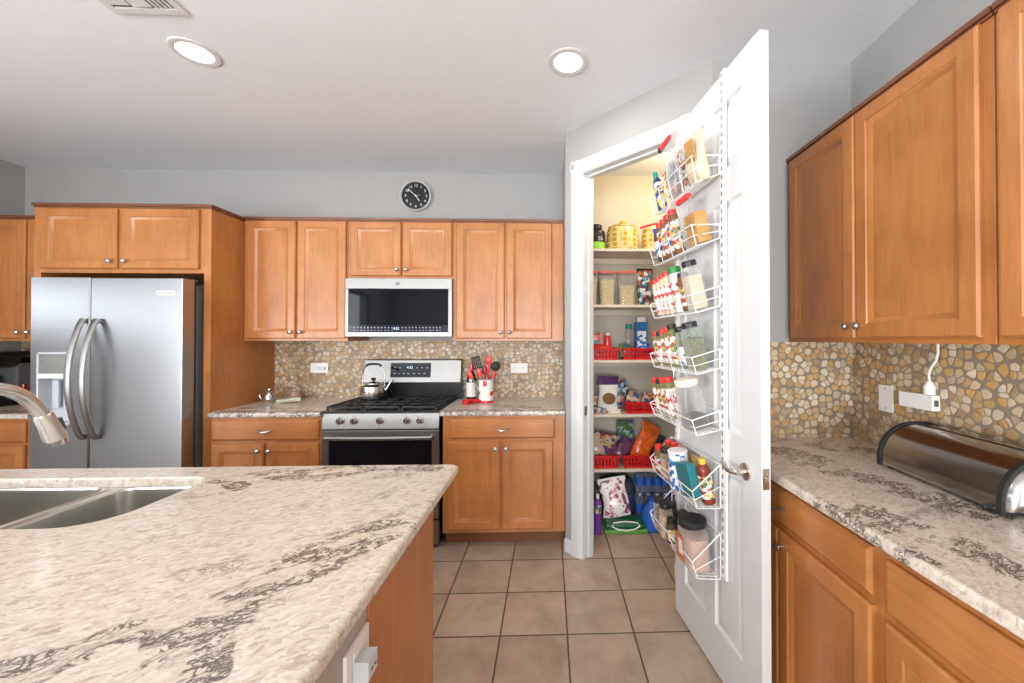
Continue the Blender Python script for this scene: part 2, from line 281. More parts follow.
# ------------------------------------------------------------------ mesh helpers
class MB:
    def __init__(s): s.bm = bmesh.new()
    def _merge(s, t, mat4=None):
        if mat4 is not None: bmesh.ops.transform(t, matrix=mat4, verts=t.verts)
        me = bpy.data.meshes.new('t'); t.to_mesh(me); s.bm.from_mesh(me); bpy.data.meshes.remove(me); t.free()
    def box(s, x0, x1, y0, y1, z0, z1, bev=0.0, seg=2, mat4=None):
        t = bmesh.new(); bmesh.ops.create_cube(t, size=1)
        for v in t.verts: v.co = Vector((x0 + (v.co.x + .5) * (x1 - x0), y0 + (v.co.y + .5) * (y1 - y0), z0 + (v.co.z + .5) * (z1 - z0)))
        if bev: bmesh.ops.bevel(t, geom=list(t.edges), offset=bev, segments=seg, affect='EDGES', profile=0.5)
        s._merge(t, mat4); return s
    def loops(s, loops, close=True, cap0=True, cap1=True):
        t = bmesh.new(); vs = [[t.verts.new(p) for p in L] for L in loops]; n = len(loops[0])
        for a, b in zip(vs, vs[1:]):
            for i in range(n if close else n - 1):
                j = (i + 1) % n
                try: t.faces.new((a[i], a[j], b[j], b[i]))
                except ValueError: pass
        if cap0: t.faces.new(vs[0][::-1])
        if cap1: t.faces.new(vs[-1])
        bmesh.ops.recalc_face_normals(t, faces=t.faces); s._merge(t); return s
    def lathe(s, prof, c=(0, 0, 0), n=24, axis='z', sx=1, sy=1, cap=True):
        L = []
        for r, z in prof:
            r = max(r, 1e-5); ring = []
            for i in range(n):
                a = 2 * PI * i / n; p = Vector((r * sx * math.cos(a), r * sy * math.sin(a), z))
                if axis == 'y': p = Vector((p.x, -p.z, p.y))
                if axis == 'x': p = Vector((p.z, p.x, p.y))
                ring.append(p + Vector(c))
            L.append(ring)
        return s.loops(L, True, cap, cap)
    def tube(s, pts, r, n=8, closed=False):
        pts = [Vector(p) for p in pts]; L = []; m = len(pts); prev = None
        rr = r if isinstance(r, (list, tuple)) else [r] * m
        for i, p in enumerate(pts):
            if closed: d = pts[(i + 1) % m] - pts[i - 1]
            else: d = pts[min(i + 1, m - 1)] - pts[max(i - 1, 0)]
            d.normalize()
            if prev is None:
                a = Vector((0, 0, 1)) if abs(d.z) < .9 else Vector((1, 0, 0)); nx = d.cross(a).normalized()
            else:
                nx = prev - d * prev.dot(d); nx.normalize()
            prev = nx; ny = d.cross(nx)
            L.append([p + (nx * math.cos(2 * PI * k / n) + ny * math.sin(2 * PI * k / n)) * rr[i] for k in range(n)])
        if closed: L.append(L[0]); return s.loops(L, True, False, False)
        return s.loops(L)
    def sphere(s, c, r, sx=1, sy=1, sz=1, n=16):
        t = bmesh.new(); bmesh.ops.create_uvsphere(t, u_segments=n, v_segments=max(8, n // 2), radius=r)
        for v in t.verts: v.co = Vector((v.co.x * sx + c[0], v.co.y * sy + c[1], v.co.z * sz + c[2]))
        s._merge(t); return s
    def prism(s, poly, z0, z1):
        return s.loops([[Vector((x, y, z0)) for x, y in poly], [Vector((x, y, z1)) for x, y in poly]])
    def prism_x(s, poly, x0, x1):   # poly in (y,z)
        return s.loops([[Vector((x0, y, z)) for y, z in poly], [Vector((x1, y, z)) for y, z in poly]])
    def panel(s, x0, x1, z0, z1, prof):
        """nested rectangles facing -y: prof = [(inset, y)...]"""
        L = [[Vector((x0 + i, y, z0 + i)), Vector((x1 - i, y, z0 + i)), Vector((x1 - i, y, z1 - i)), Vector((x0 + i, y, z1 - i))] for i, y in prof]
        return s.loops(L)
    def build(s, name, mat, parent=None, loc=None, rot=None, smooth=35, solid=0):
        me = bpy.data.meshes.new(name); s.bm.to_mesh(me); s.bm.free()
        if smooth:
            me.shade_smooth()
            try: me.set_sharp_from_angle(angle=math.radians(smooth))
            except Exception: pass
        me.materials.append(M[mat] if isinstance(mat, str) else mat)
        o = bpy.data.objects.new(name, me); C.objects.link(o)
        if smooth:
            wn_ = o.modifiers.new('flat_faces', 'WEIGHTED_NORMAL'); wn_.keep_sharp = True; wn_.weight = 100
        if parent: o.parent = parent
        if loc: o.location = loc
        if rot: o.rotation_euler = rot
        if solid:
            md = o.modifiers.new('thickness', 'SOLIDIFY'); md.thickness = solid; md.offset = 0
        return o
def thing(name, label, cat, loc=(0, 0, 0), rz=0.0, group=None, rot=None):
    o = bpy.data.objects.new(name, None); o.empty_display_size = 0.05; C.objects.link(o); o.location = loc
    o.rotation_euler = rot if rot is not None else (0, 0, rz)
    o['label'] = label; o['category'] = cat
    if group: o['group'] = group
    return o
def tag(o, label, cat, group=None, kind=None):
    o['label'] = label; o['category'] = cat
    if group: o['group'] = group
    if kind: o['kind'] = kind
    return o
def struct(o): o['kind'] = 'structure'; return o
def rrect(x0, x1, y0, y1, r, n=6, z=0.0):
    if not isinstance(r, (list, tuple)): r = [r] * 4
    P = []
    for (cx, cy, a0, q) in ((x1, y0, -PI / 2, r[0]), (x1, y1, 0, r[1]), (x0, y1, PI / 2, r[2]), (x0, y0, PI, r[3])):
        sx = -1 if cx == x1 else 1; sy = -1 if cy == y1 else 1
        for k in range(n + 1):
            a = a0 + PI / 2 * k / n; P.append(Vector((cx + sx * q + q * math.cos(a), cy + sy * q + q * math.sin(a), z)))
    return P
def text(name, body, size, mat, parent, loc, rot=(PI / 2, 0, 0), depth=0.0004):
    cu = bpy.data.curves.new(name, 'FONT'); cu.body = body; cu.size = size; cu.extrude = depth; cu.align_x = 'CENTER'; cu.align_y = 'CENTER'
    t = bpy.data.objects.new(name, cu); C.objects.link(t)
    bpy.context.view_layer.update()
    me = bpy.data.meshes.new_from_object(t.evaluated_get(bpy.context.evaluated_depsgraph_get())); bpy.data.objects.remove(t)
    me.materials.clear(); me.materials.append(M[mat] if isinstance(mat, str) else mat)
    o = bpy.data.objects.new(name, me); C.objects.link(o); o.parent = parent; o.location = loc; o.rotation_euler = rot; return o
def copy_tree(o, parent=None):
    c = o.copy(); C.objects.link(c); c.parent = parent
    for ch in [x for x in o.children]: copy_tree(ch, c)
    return c
# ------------------------------------------------------------------ room shell
struct(MB().box(LX - .2, R + .2, REAR - .2, D + .2, -0.1, 0).build('floor', 'tile', smooth=0))
struct(MB().box(LX - .2, R + .2, REAR - .2, D + .2, H, H + .1).build('ceiling', 'ceil', smooth=0))
struct(MB().box(LX - .12, .15, D, D + .12, 0, H).build('wall_back', 'wall', smooth=0))
struct(MB().box(.15, R + .12, D, D + .12, 0, H).build('wall_pantry_back', 'pwall', smooth=0))
mb = MB().box(R, R + .12, REAR, 1.93, 0, H); struct(mb.build('wall_right', 'wall', smooth=0))
struct(MB().box(R, R + .12, 1.93, D, 0, H).build('wall_pantry_right', 'pwall', smooth=0))
mb = MB()
mb.box(LX - .12, LX, 2.0, D, 0, H).box(LX - .12, LX, 0, 2.0, 0, 1.50).box(LX - .12, LX, 0, 2.0, 1.86, H).box(LX - .12, LX, REAR, -3.5, 0, H).box(LX - .12, LX, -3.5, -.3, 0, .5).box(LX - .12, LX, -3.5, -.3, 2.4, H).box(LX - .12, LX, -.3, 0, 0, H)  # the short high opening is invented, to give the fridge its reflected band
struct(mb.build('wall_left', 'wall', smooth=0))
mb = MB().box(LX, R, REAR - .12, REAR, 2.45, H).box(LX, -2.5, REAR - .12, REAR, 0, 2.45).box(1.4, R, REAR - .12, REAR, 0, 2.45).box(-2.5, 1.4, REAR - .12, REAR, 0, .45)
struct(mb.build('wall_rear', 'wall', smooth=0))
for i, (x0, x1) in enumerate(((-2.5, -1.2), (-1.2, .1), (.1, 1.4))):
    mb = MB()
    for a, b_ in ((x0, x0 + .05), (x1 - .05, x1), ((x0 + x1) / 2 - .02, (x0 + x1) / 2 + .02)): mb.box(a, b_, REAR - .10, REAR - .03, .45, 2.45)
    mb.box(x0 + .05, x1 - .05, REAR - .10, REAR - .03, .45, .5).box(x0 + .05, x1 - .05, REAR - .10, REAR - .03, 2.4, 2.45)
    struct(mb.build('window_%d' % (i + 1), 'white', smooth=0))
for i, (y0, y1) in enumerate(((-3.5, -1.9), (-1.9, -.3))):
    mb = MB()
    for a, b_ in ((y0, y0 + .05), (y1 - .05, y1)): mb.box(LX - .09, LX - .02, a, b_, .5, 2.4)
    mb.box(LX - .09, LX - .02, y0 + .05, y1 - .05, .5, .55).box(LX - .09, LX - .02, y0 + .05, y1 - .05, 2.35, 2.4)
    struct(mb.build('window_%d' % (i + 4), 'dgrey', smooth=0))
# wall between the kitchen and the pantry, the diagonal wall with its opening, and the nook wall
U = (P1 - P0).normalized(); DL = (P1 - P0).length; ANG = math.atan2(U.y, U.x)
struct(MB().box(P0.x, P0.x + .11, P0.y + .11, D, 0, H).build('wall_pantry_side', 'wall', smooth=0))
OP0, OP1, OPH, WT = .142, .800, 2.452, .100
mb = MB().box(0, OP0, 0, WT, 0, H).box(OP1, DL, 0, WT, 0, H).box(OP0, OP1, 0, WT, OPH, H)
wd = struct(mb.build('wall_diagonal', 'wall', loc=(P0.x, P0.y, 0), rot=(0, 0, ANG), smooth=0))
struct(MB().box(P1.x, R, P1.y, P1.y + .11, 0, H).build('wall_nook', 'wall', smooth=0))
# casing and jamb around the opening
mb = MB()
prof = [(0, 0), (0, -.012), (.008, -.018), (.05, -.018), (.066, -.013), (.08, -.008), (.084, 0)]   # (x across, y)
def casing_v(mb, x, sgn, z0, z1): mb.loops([[Vector((x + sgn * px, py, z)) for px, py in prof] for z in (z0, z1)])
casing_v(mb, OP0 - .084, 1, 0, OPH + .07); casing_v(mb, OP1 + .084, -1, 0, OPH + .07)
mb.loops([[Vector((x, py, OPH + .068 - px)) for px, py in prof] for x in (OP0 - .084, OP1 + .084)])
tr = struct(mb.build('trim_1', 'white', loc=(P0.x, P0.y, 0), rot=(0, 0, ANG)))
mb = MB().box(OP0 - .002, OP0 + .012, -.001, WT, 0, OPH).box(OP1 - .016, OP1 + .002, .0, WT, 0, OPH).box(OP0, OP1, -.001, WT, OPH - .018, OPH)
mb.box(OP0 + .012, OP0 + .022, .045, .080, 0, OPH - .018).box(OP0 + .016, OP1 - .016, .045, .085, OPH - .03, OPH - .018)
struct(mb.build('trim_2', 'white', loc=(P0.x, P0.y, 0), rot=(0, 0, ANG)))
struct(MB().box(OP0 + .0115, OP0 + .014, .008, .034, .90, .96, .0008).build('trim_3', 'nickel', loc=(P0.x, P0.y, 0), rot=(0, 0, ANG)))
struct(MB().box(.0, OP0 - .084, -.014, 0, 0, .085, .003).box(OP1 + .084, DL, -.014, 0, 0, .085, .003).build('baseboard_diagonal', 'white', loc=(P0.x, P0.y, 0), rot=(0, 0, ANG)))
# pebble backsplashes
struct(MB().box(-2.206, P0.x, D - .010, D, CT, 1.3705).build('trim_4', 'peb', smooth=0))
struct(MB().box(LX, -3.31, D - .010, D, CT, 1.3705).build('trim_5', 'peb', smooth=0))
struct(MB().box(P1.x + .02, R - .01, P1.y - .010, P1.y, CT, 1.3705).build('trim_6', 'peb', smooth=0))
struct(MB().box(R - .010, R, -1.6, P1.y, CT, 1.3705).build('trim_7', 'peb', smooth=0))
# ------------------------------------------------------------------ cabinets
DP = [(0, 0), (0, -.013), (.006, -.0195), (.050, -.0195), (.054, -.016), (.058, -.016), (.071, -.008), (.073, -.008)]
DRP = [(0, 0), (0, -.010), (.010, -.0185), (.012, -.0195)]
def knob(parent, x, y, z):
    return MB().lathe([(.004, 0), (.004, .012), (.0075, .015), (.0145, .021), (.0145, .025), (.009, .030), (0, .0315)], (x, y, z), 16, 'y').build('knob', 'chrome', parent)
def pull(parent, x, y, z, w=.05):
    n = 10; pts = []; rr = []
    for i in range(n + 1):
        t = i / n * 2 - 1; pts.append((x + t * w, y - .022 * (1 - t * t) - .002, z + .004 - .012 * (1 - t * t))); rr.append(.0032 + .0045 * (1 - abs(t)))
    return MB().tube(pts, rr, 8).build('pull', 'chrome', parent)
def door(parent, x0, x1, z0, z1, kx=None, kz=None, y=0.0):
    d = MB().panel(x0, x1, z0, z1, [(i, yy + y) for i, yy in DP]).build('door', 'wood', parent)
    if kx is not None: knob(d, kx, y - .0195, kz)
    return d
def drawer(parent, x0, x1, z0, z1, pulls=True):
    d = MB().panel(x0, x1, z0, z1, DRP).build('drawer', 'woodh', parent)
    if pulls: pull(d, (x0 + x1) / 2, -.0195, (z0 + z1) / 2)
    return d
def cornice(parent, x0, x1, dpt, z, side0=False, side1=False, nosehang=.012):
    xa = x0 - (nosehang if side0 else 0); xb = x1 + (nosehang if side1 else 0)
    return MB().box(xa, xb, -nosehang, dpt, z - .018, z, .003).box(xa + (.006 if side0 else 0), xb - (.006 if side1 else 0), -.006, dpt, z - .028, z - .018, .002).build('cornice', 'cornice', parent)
YB, YF = 2.914, 2.6355
WG = 'maple wall cabinets'; BG = 'maple base cabinets'
def wallcab(label, loc, rz, w_, dpt, z0, z1, doors, knobside, corn=(0, 0)):
    t = thing('wall_cabinet', label, 'cabinet', loc, rz, WG)
    MB().box(0, w_, 0, dpt, z0, z1 - .02, .001, 1).build('body', 'wood', t)
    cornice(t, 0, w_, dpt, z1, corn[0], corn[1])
    for (a, b_), k in zip(doors, knobside):
        kx = (b_ - .025) if k == 'r' else (a + .025)
        door(t, a, b_, z0 + .018, z1 - .030, kx, z0 + .018 + .045)
    return t
def at(x): return x
# back wall, left to right
wallcab('maple wall cabinet left of the fridge, cut by the photo\'s left edge', (LX + .004, YB, 0), 0, -3.312 - LX - .008, .33, 1.371, 2.262, [(.02, .45), (.465, .83)], 'rl')
wallcab('tall two-door maple wall cabinet between fridge panel and microwave', (-2.203, YB, 0), 0, .737, .33, 1.371, 2.270, [(.026, .369), (.385, .728)], 'rl')
wallcab('short two-door maple wall cabinet directly above the microwave', (-1.465, YB, 0), 0, .757, .33, 1.826, 2.270, [(.020, .384), (.397, .752)], 'rl')
wallcab('tall two-door maple wall cabinet right of the microwave, beside the pantry', (-.707, YB, 0), 0, .812, .33, 1.371, 2.270, [(.026, .378), (.392, .726)], 'rl')
# fridge surround
t = thing('fridge_cabinet', 'maple cabinet surround with two short doors above the refrigerator', 'cabinet', (-3.31, YF, 0))
MB().box(.04, 1.06, 0, D - YF - .003, 1.812, 2.24, .001, 1).build('body', 'wood', t)
MB().box(0, .04, 0, D - YF - .003, 0, 2.24, .001, 1).build('side_panel', 'wood', t)
MB().box(1.06, 1.104, 0, D - YF - .003, 0, 2.24, .001, 1).build('side_panel', 'wood', t)
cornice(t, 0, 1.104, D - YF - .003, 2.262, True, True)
door(t, .055, .525, 1.838, 2.228, .495, 1.885); door(t, .556, 1.036, 1.838, 2.228, .588, 1.885)
def basecab(label, loc, rz, w_, dpt, drawers, doors, knobs, dz=(.726, .858), oz=(.128, .706), pulls=True):
    t = thing('base_cabinet', label, 'cabinet', loc, rz, BG)
    MB().box(0, w_, 0, dpt, .10, CT - .032, .001, 1).build('body', 'wood', t)
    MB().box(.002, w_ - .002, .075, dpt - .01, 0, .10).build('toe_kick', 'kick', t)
    for a, b_ in drawers: drawer(t, a, b_, dz[0], dz[1], pulls)
    for (a, b_), k in zip(doors, knobs): door(t, a, b_, oz[0], oz[1], (b_ - .028) if k == 'r' else (a + .028), oz[1] - .045)
    return t
BD = D - YF - .012
basecab('maple base cabinet left of the fridge at the photo\'s left edge', (LX + .004, YF, 0), 0, -3.312 - LX - .008, BD, [(.02, .40), (.42, .815)], [(.02, .40), (.42, .815)], 'rl')
basecab('maple base cabinet with drawer between the fridge panel and the stove', (-2.203, YF, 0), 0, .712, BD, [(.021, .70)], [(.021, .352), (.366, .70)], 'rl')
basecab('maple base cabinet with drawer between the stove and the pantry', (-.704, YF, 0), 0, .810, BD, [(.049, .742)], [(.031, .379), (.392, .728)], 'rl')
# right wall
RU, RB = 1.165, .840
wallcab('near maple wall cabinet on right wall, cut by photo\'s right edge', (RU, .981, 0), -PI / 2, .762, R - RU - .003, 1.371, 2.262, [(.016, .37), (.385, .742)], 'rl')
wallcab('large two-door maple wall cabinet on right wall nearest the open pantry door', (RU, P1.y - .003, 0), -PI / 2, .884, R - RU - .003, 1.371, 2.262, [(.03, .428), (.434, .858)], 'rl', (1, 0))
t1 = basecab('maple base cabinet on right wall beside the open pantry door', (RB, P1.y - .04, 0), -PI / 2, .868, R - RB - .012, [(.035, .845)], [(.035, .436), (.443, .845)], 'rl', (.726, .852), (.128, .702))
basecab('near maple base cabinet on right wall, cut by the photo\'s bottom corner', (RB, .963, 0), -PI / 2, .9, R - RB - .012, [(.018, .88)], [(.018, .44), (.455, .88)], 'rl', (.712, .843), (.128, .690), pulls=False)
basecab('maple base cabinet on right wall beside the camera', (RB, .06, 0), -PI / 2, .9, R - RB - .012, [(.018, .88)], [(.018, .44), (.455, .88)], 'rl', (.712, .843), (.128, .690), pulls=False)
# ------------------------------------------------------------------ countertops
G_ISL = granite('granite_island', [(-.42, 1.00, -.52, .78, .055), (-.50, .86, -.62, .66, .10), (-.62, .70, -.86, .50, .09), (-1.05, 1.43, -.42, 1.47, .05), (-1.12, 1.36, -1.0, 1.30, .04), (-1.7, .8, -1.4, .6, .04), (-.52, .62, -.45, .50, .03)])
G_R = granite('granite_right', [(.95, 1.80, 1.05, 1.40, .07), (1.02, 1.45, 1.20, 1.05, .08), (.88, 1.05, .98, .70, .06), (1.2, 1.72, 1.4, 1.6, .05), (.80, 1.15, .82, .80, .03)])
G_B = granite('granite_back', [(-2.2, 2.65, 0.1, 2.64, .05), (-2.1, 2.8, -1.8, 2.75, .06), (-.4, 2.85, -.1, 2.72, .05), (-4, 2.7, -3.4, 2.7, .05)])
def slab(name, mat, x0, x1, y0, y1, label, cat, r=.004, hole=None, sides='f', group=None, z1=CT, th=.032):
    """stone slab with an eased edge; sides lists the rounded edges among l r f b"""
    prof = [(.004, -th), (.0, -th + .005), (0, -.012), (.0035, -.004), (.011, 0)]
    def out(i): 
        return rrect(x0 + (i if 'l' in sides else 0), x1 - (i if 'r' in sides else 0), y0 + (i if 'f' in sides else 0), y1 - (i if 'b' in sides else 0), r, 5)
    t = bmesh.new()
    L = [[t.verts.new(p + Vector((0, 0, z1 + dz))) for p in out(i)] for i, dz in prof]; n = len(L[0])
    for a, b_ in zip(L, L[1:]):
        for i in range(n): t.faces.new((a[i], a[(i + 1) % n], b_[(i + 1) % n], b_[i]))
    if hole:
        hp = [(-.006, 0), (-.002, -.002), (0, -.006), (0, -th)]
        def hl(i): return rrect(hole[0] + i, hole[1] - i, hole[2] + i, hole[3] - i, [q - i for q in hole[4]], 8)
        K = [[t.verts.new(p + Vector((0, 0, z1 + dz))) for p in hl(i)] for i, dz in hp]; m = len(K[0])
        for a, b_ in zip(K, K[1:]):
            for i in range(m): t.faces.new((a[i], a[(i + 1) % m], b_[(i + 1) % m], b_[i]))
        t.edges.ensure_lookup_table()
        for lo, li in ((L[-1], K[0]), (L[0], K[-1])):
            es = []
            for lp in (lo, li):
                for i in range(len(lp)): es.append(t.edges.get((lp[i], lp[(i + 1) % len(lp)])))
            bmesh.ops.triangle_fill(t, edges=es, use_beauty=True)
    else:
        t.faces.new(L[-1]); t.faces.new(L[0][::-1])
    bmesh.ops.recalc_face_normals(t, faces=t.faces)
    m_ = MB(); m_._merge(t)
    return tag(m_.build(name, mat, smooth=40), label, cat, group)
YC = 2.612
slab('countertop', G_B, LX + .003, -3.315, YC, D - .012, 'granite countertop left of the refrigerator under the coffee maker', 'countertop', group='granite countertops')
slab('countertop', G_B, -2.203, -1.490, YC, D - .012, 'granite countertop between the fridge panel and the stove', 'countertop', group='granite countertops')
slab('countertop', G_B, -.724, P0.x - .002, YC, D - .012, 'granite countertop right of the stove under the utensil crock', 'countertop', group='granite countertops')
slab('countertop', G_R, .797, R - .012, -1.2, P1.y - .012, 'long granite countertop on the right wall under the bread box', 'countertop', sides='l', group='granite countertops')
IX, IY = -.343, 1.5214
HOLE = (-1.98, -1.157, 1.04, 1.405, [.11, .07, .07, .11])
slab('countertop', G_ISL, -2.75, IX, -.55, IY, 'large speckled granite island countertop with dark veining around the sink', 'countertop', r=.022, hole=HOLE, sides='lrfb', group='granite countertops')
# island body
t = thing('island_cabinet', 'kitchen island base with maple end panel facing the aisle', 'island', (0, 0, 0))
PX = -.392
# hollow under the sink
mb = MB().box(-1.0, PX - .022, .895, 1.345, .10, CT - .033).box(-2.68, -2.10, .895, 1.40, .10, CT - .033).box(-2.10, -1.0, .895, 1.40, .10, .60).box(-2.10, -1.0, 1.435, 1.455, .1, CT - .033)
mb.build('body', 'wood', t, smooth=0)
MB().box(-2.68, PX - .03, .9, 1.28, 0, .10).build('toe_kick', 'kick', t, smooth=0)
MB().box(PX - .022, PX, .874, 1.352, .0, CT - .033, .002).build('end_panel', 'wood', t)
o = MB().box(-2.70, PX - .004, .30, .8735, 0, CT - .033, .003).build('knee_wall', 'dry', t); o['label'] = 'greige painted knee wall'
# ------------------------------------------------------------------ sink
t = thing('kitchen_sink', 'double-bowl stainless steel undermount sink in the island', 'sink', (0, 0, 0))
def bowl(x0, x1, y0, y1, rr, zb):
    Z = CT - .033; L = []
    for i, z in [(-.022, Z), (0, Z), (.003, Z - .008), (.010, zb + .05), (.016, zb + .022), (.032, zb + .006), (.055, zb)]:
        L.append([p + Vector((0, 0, z)) for p in rrect(x0 + i, x1 - i, y0 + i, y1 - i, [(.003 if i < 0 else max(.008, q - i)) for q in rr], 8)])
    b_ = MB(); b_.loops(L, True, False, True)
    o = b_.build('bowl', 'sink', t, smooth=60, solid=.0015)
    MB().lathe([(.045, 0), (.043, .003), (.03, .004), (.028, -.001), (0, -.001)], ((x0 + x1) / 2, (y0 + y1) / 2, zb + .001), 24).build('drain', 'chrome', o)
bowl(-1.452, -1.162, 1.046, 1.40, [.10, .06, .05, .05], .70)
bowl(-1.975, -1.498, 1.046, 1.40, [.05, .05, .06, .10], .68)
# faucet
t = thing('faucet', 'brushed nickel pull-down faucet arching over the sink', 'faucet', (-1.47, .972, CT))
MB().lathe([(.028, 0), (.028, .006), (.022, .012), (.020, .09), (.0185, .10), (.0185, .13)], (0, 0, 0), 24).build('base', 'faucet', t)
pts = []
for k in range(5): pts.append((0, 0 + .002 * k, .12 + .035 * k))
arc = [(.012, .285), (.030, .318), (.058, .340), (.092, .350), (.125, .345), (.152, .335), (.178, .316), (.198, .293), (.214, .268), (.226, .245)]
pts += [(0, a, z) for a, z in arc]
MB().tube(pts, .0165, 20).build('spout', 'faucet', t)
hd = MB().tube([(0, .220, .258), (0, .223, .252), (0, .235, .224), (0, .252, .180), (0, .2535, .176), (0, .258, .164)], [.0175, .0205, .0215, .0245, .0215, .021], 20).build('spray_head', 'faucet', t)
MB().box(-.008, .008, -.003, .006, -.02, .02, .003, mat4=Matrix.Translation((0, .262, .222)) @ Matrix.Rotation(.3, 4, 'X')).build('spray_button', 'dgrey', hd)
MB().tube([(.018, 0, .07), (.05, 0, .085), (.085, 0, .125)], [.008, .007, .006], 12).build('handle', 'faucet', t)
# island outlet and adapter
t = thing('outlet', 'white outlet plate on the island knee wall at the photo\'s bottom', 'outlet', (PX - .004, .832, .70), PI / 2)
MB().box(-.06, .036, -.008, 0, -.042, .075, .002).build('plate', 'plastic_w', t)
MB().box(-.035, .0, -.0105, -.008, -.028, .06, .001).build('receptacle', 'plastic_w', t)
t = thing('plug_adapter', 'small grey adapter plugged into the island outlet', 'adapter', (PX - .004 + .0106, .812, .728), PI / 2)
MB().box(-.020, .022, -.030, 0, -.02, .02, .002).build('body', 'plastic_g', t)
MB().box(-.008, .0, -.0306, -.0298, -.006, -.002).box(.006, .014, -.0306, -.0298, -.006, -.002).build('ports', 'black', t)
# ------------------------------------------------------------------ refrigerator
t = thing('refrigerator', 'side-by-side stainless steel refrigerator with curved handles and dispenser', 'refrigerator', (-3.162, 2.50, 0))
FW, FH, SPL = .901, 1.761, .352
o = MB().box(.004, FW - .004, .105, .72, .02, FH - .035, .006).build('case', 'dgrey', t)
MB().box(FW - .10, FW - .01, .04, .12, FH - .012, FH + .004, .004).build('hinge_cover', 'dgrey', t)
MB().box(.01, FW - .01, .03, .10, .02, .10).build('base_grille', 'black', t)
# freezer door built around the dispenser recess
dx0, dx1, dz0, dz1 = .047, .250, .86, 1.305
mb = MB(); mb.box(0, dx0, 0, .085, .105, FH, .004); mb.box(dx1, SPL - .003, 0, .085, .105, FH, .004)
mb.box(dx0, dx1, 0, .085, .105, dz0, 0).box(dx0, dx1, 0, .085, dz1, FH, 0)
mb = MB().loops([[Vector((x, y, z)) for x, y in [(0, .085), (0, .006), (.006, 0), (dx0, 0), (dx0, .085)]] for z in (.105, FH)])
mb.loops([[Vector((x, y, z)) for x, y in [(dx1, .085), (dx1, 0), (SPL - .009, 0), (SPL - .003, .006), (SPL - .003, .085)]] for z in (.105, FH)])
mb.box(dx0, dx1, 0, .085, .105, dz0).box(dx0, dx1, 0, .085, dz1, FH)
fd = mb.build('freezer_door', 'steelv', t, smooth=30)
dsp = MB().box(dx0, dx1, .060, .084, dz0, dz1).box(dx0, dx0 + .012, -.006, .06, dz0, dz1, .002).box(dx1 - .012, dx1, -.006, .06, dz0, dz1, .002).box(dx0, dx1, -.006, .06, dz0, dz0 + .014, .002).box(dx0, dx1, -.006, .06, dz1 - .012, dz1, .002).build('dispenser', 'plastic_g', fd)
fdz = MB().box(dx0 + .012, dx1 - .012, -.004, .055, 1.175, dz1 - .012, .003).build('dispenser_panel', 'steel', dsp)
MB().box(dx0 + .012, dx1 - .012, -.012, .02, 1.145, 1.175, .004).build('dispenser_lip', 'plastic_w', dsp)
MB().box(.10, .135, .030, .045, .96, 1.13, .004).box(.165, .20, .030, .045, .96, 1.13, .004).build('paddle', 'plastic_g', dsp)
rd = MB().box(SPL + .003, FW, 0, .085, .105, FH, .006).build('fridge_door', 'steelv', t)
for par, x in ((fd, .328), (rd, .408)):
    L = []
    for k in range(19):
        a = k / 18; zz = .775 + a * .735; yy = -.012 - .078 * math.sin(PI * a) ** .75
        L.append([Vector((x + .019 * math.cos(q), yy + .011 * math.sin(q), zz)) for q in [2 * PI * j / 16 for j in range(16)]])
    mb = MB().loops(L); mb.box(x - .014, x + .014, -.022, .001, .776, .805, .004).box(x - .014, x + .014, -.022, .001, 1.48, 1.509, .004)
    mb.build('handle', 'steel', par)
bdg = MB().box(.745, .855, -.0022, 0, 1.655, 1.682, .001).build('badge', 'plastic_w', rd)
text('badge_lettering', 'FRIGIDAIRE', .019, 'dgrey', bdg, (.80, -.0026, 1.6685))
# ------------------------------------------------------------------ microwave
t = thing('microwave', 'over-the-range stainless microwave with black glass door', 'microwave', (-1.467, 2.874, 1.398))
MB().box(0, .76, .035, D - 2.874 - .012, .005, .425, .003).build('case', 'dgrey', t)
d_ = MB().box(0, .76, 0, .034, .004, .037, .003).box(0, .76, 0, .034, .350, .425, .003).box(0, .022, 0, .034, .037, .350, .002).box(.735, .76, 0, .034, .037, .350, .002).build('door_frame', 'steel', t)
MB().box(.022, .735, .004, .030, .037, .350, .002).build('door_glass', 'bglass', t)
cp = MB().box(.023, .734, .002, .006, .038, .086, .001).build('control_strip', plain('navy_black_panel', (.015, .018, .03), .12), t)
mk = MB()
for k in range(26):
    x = .06 + k * .0245
    if .33 < x < .40: continue
    mk.box(x, x + random.uniform(.006, .014), .0012, .002, .048, .051); mk.box(x, x + .006, .0012, .002, .066, .072)
mk.build('control_marks', 'lightmark', cp)
text('display_digits', '4:52', .026, 'mark', cp, (.362, .0012, .062))
lg = MB().lathe([(.0135, 0), (.0135, .003), (.011, .004), (.0105, .003), (0, .003)], (.372, 0, .387), 24, 'y').build('logo_badge', 'dgrey', t)
MB().tube([(.372 + .0115 * math.cos(a), -.0035, .387 + .0115 * math.sin(a)) for a in [2 * PI * k / 20 for k in range(20)]], .001, 5, True).build('logo_ring', 'chrome', lg)
text('logo_letters', 'GE', .012, 'chrome', lg, (.372, -.004, .387))
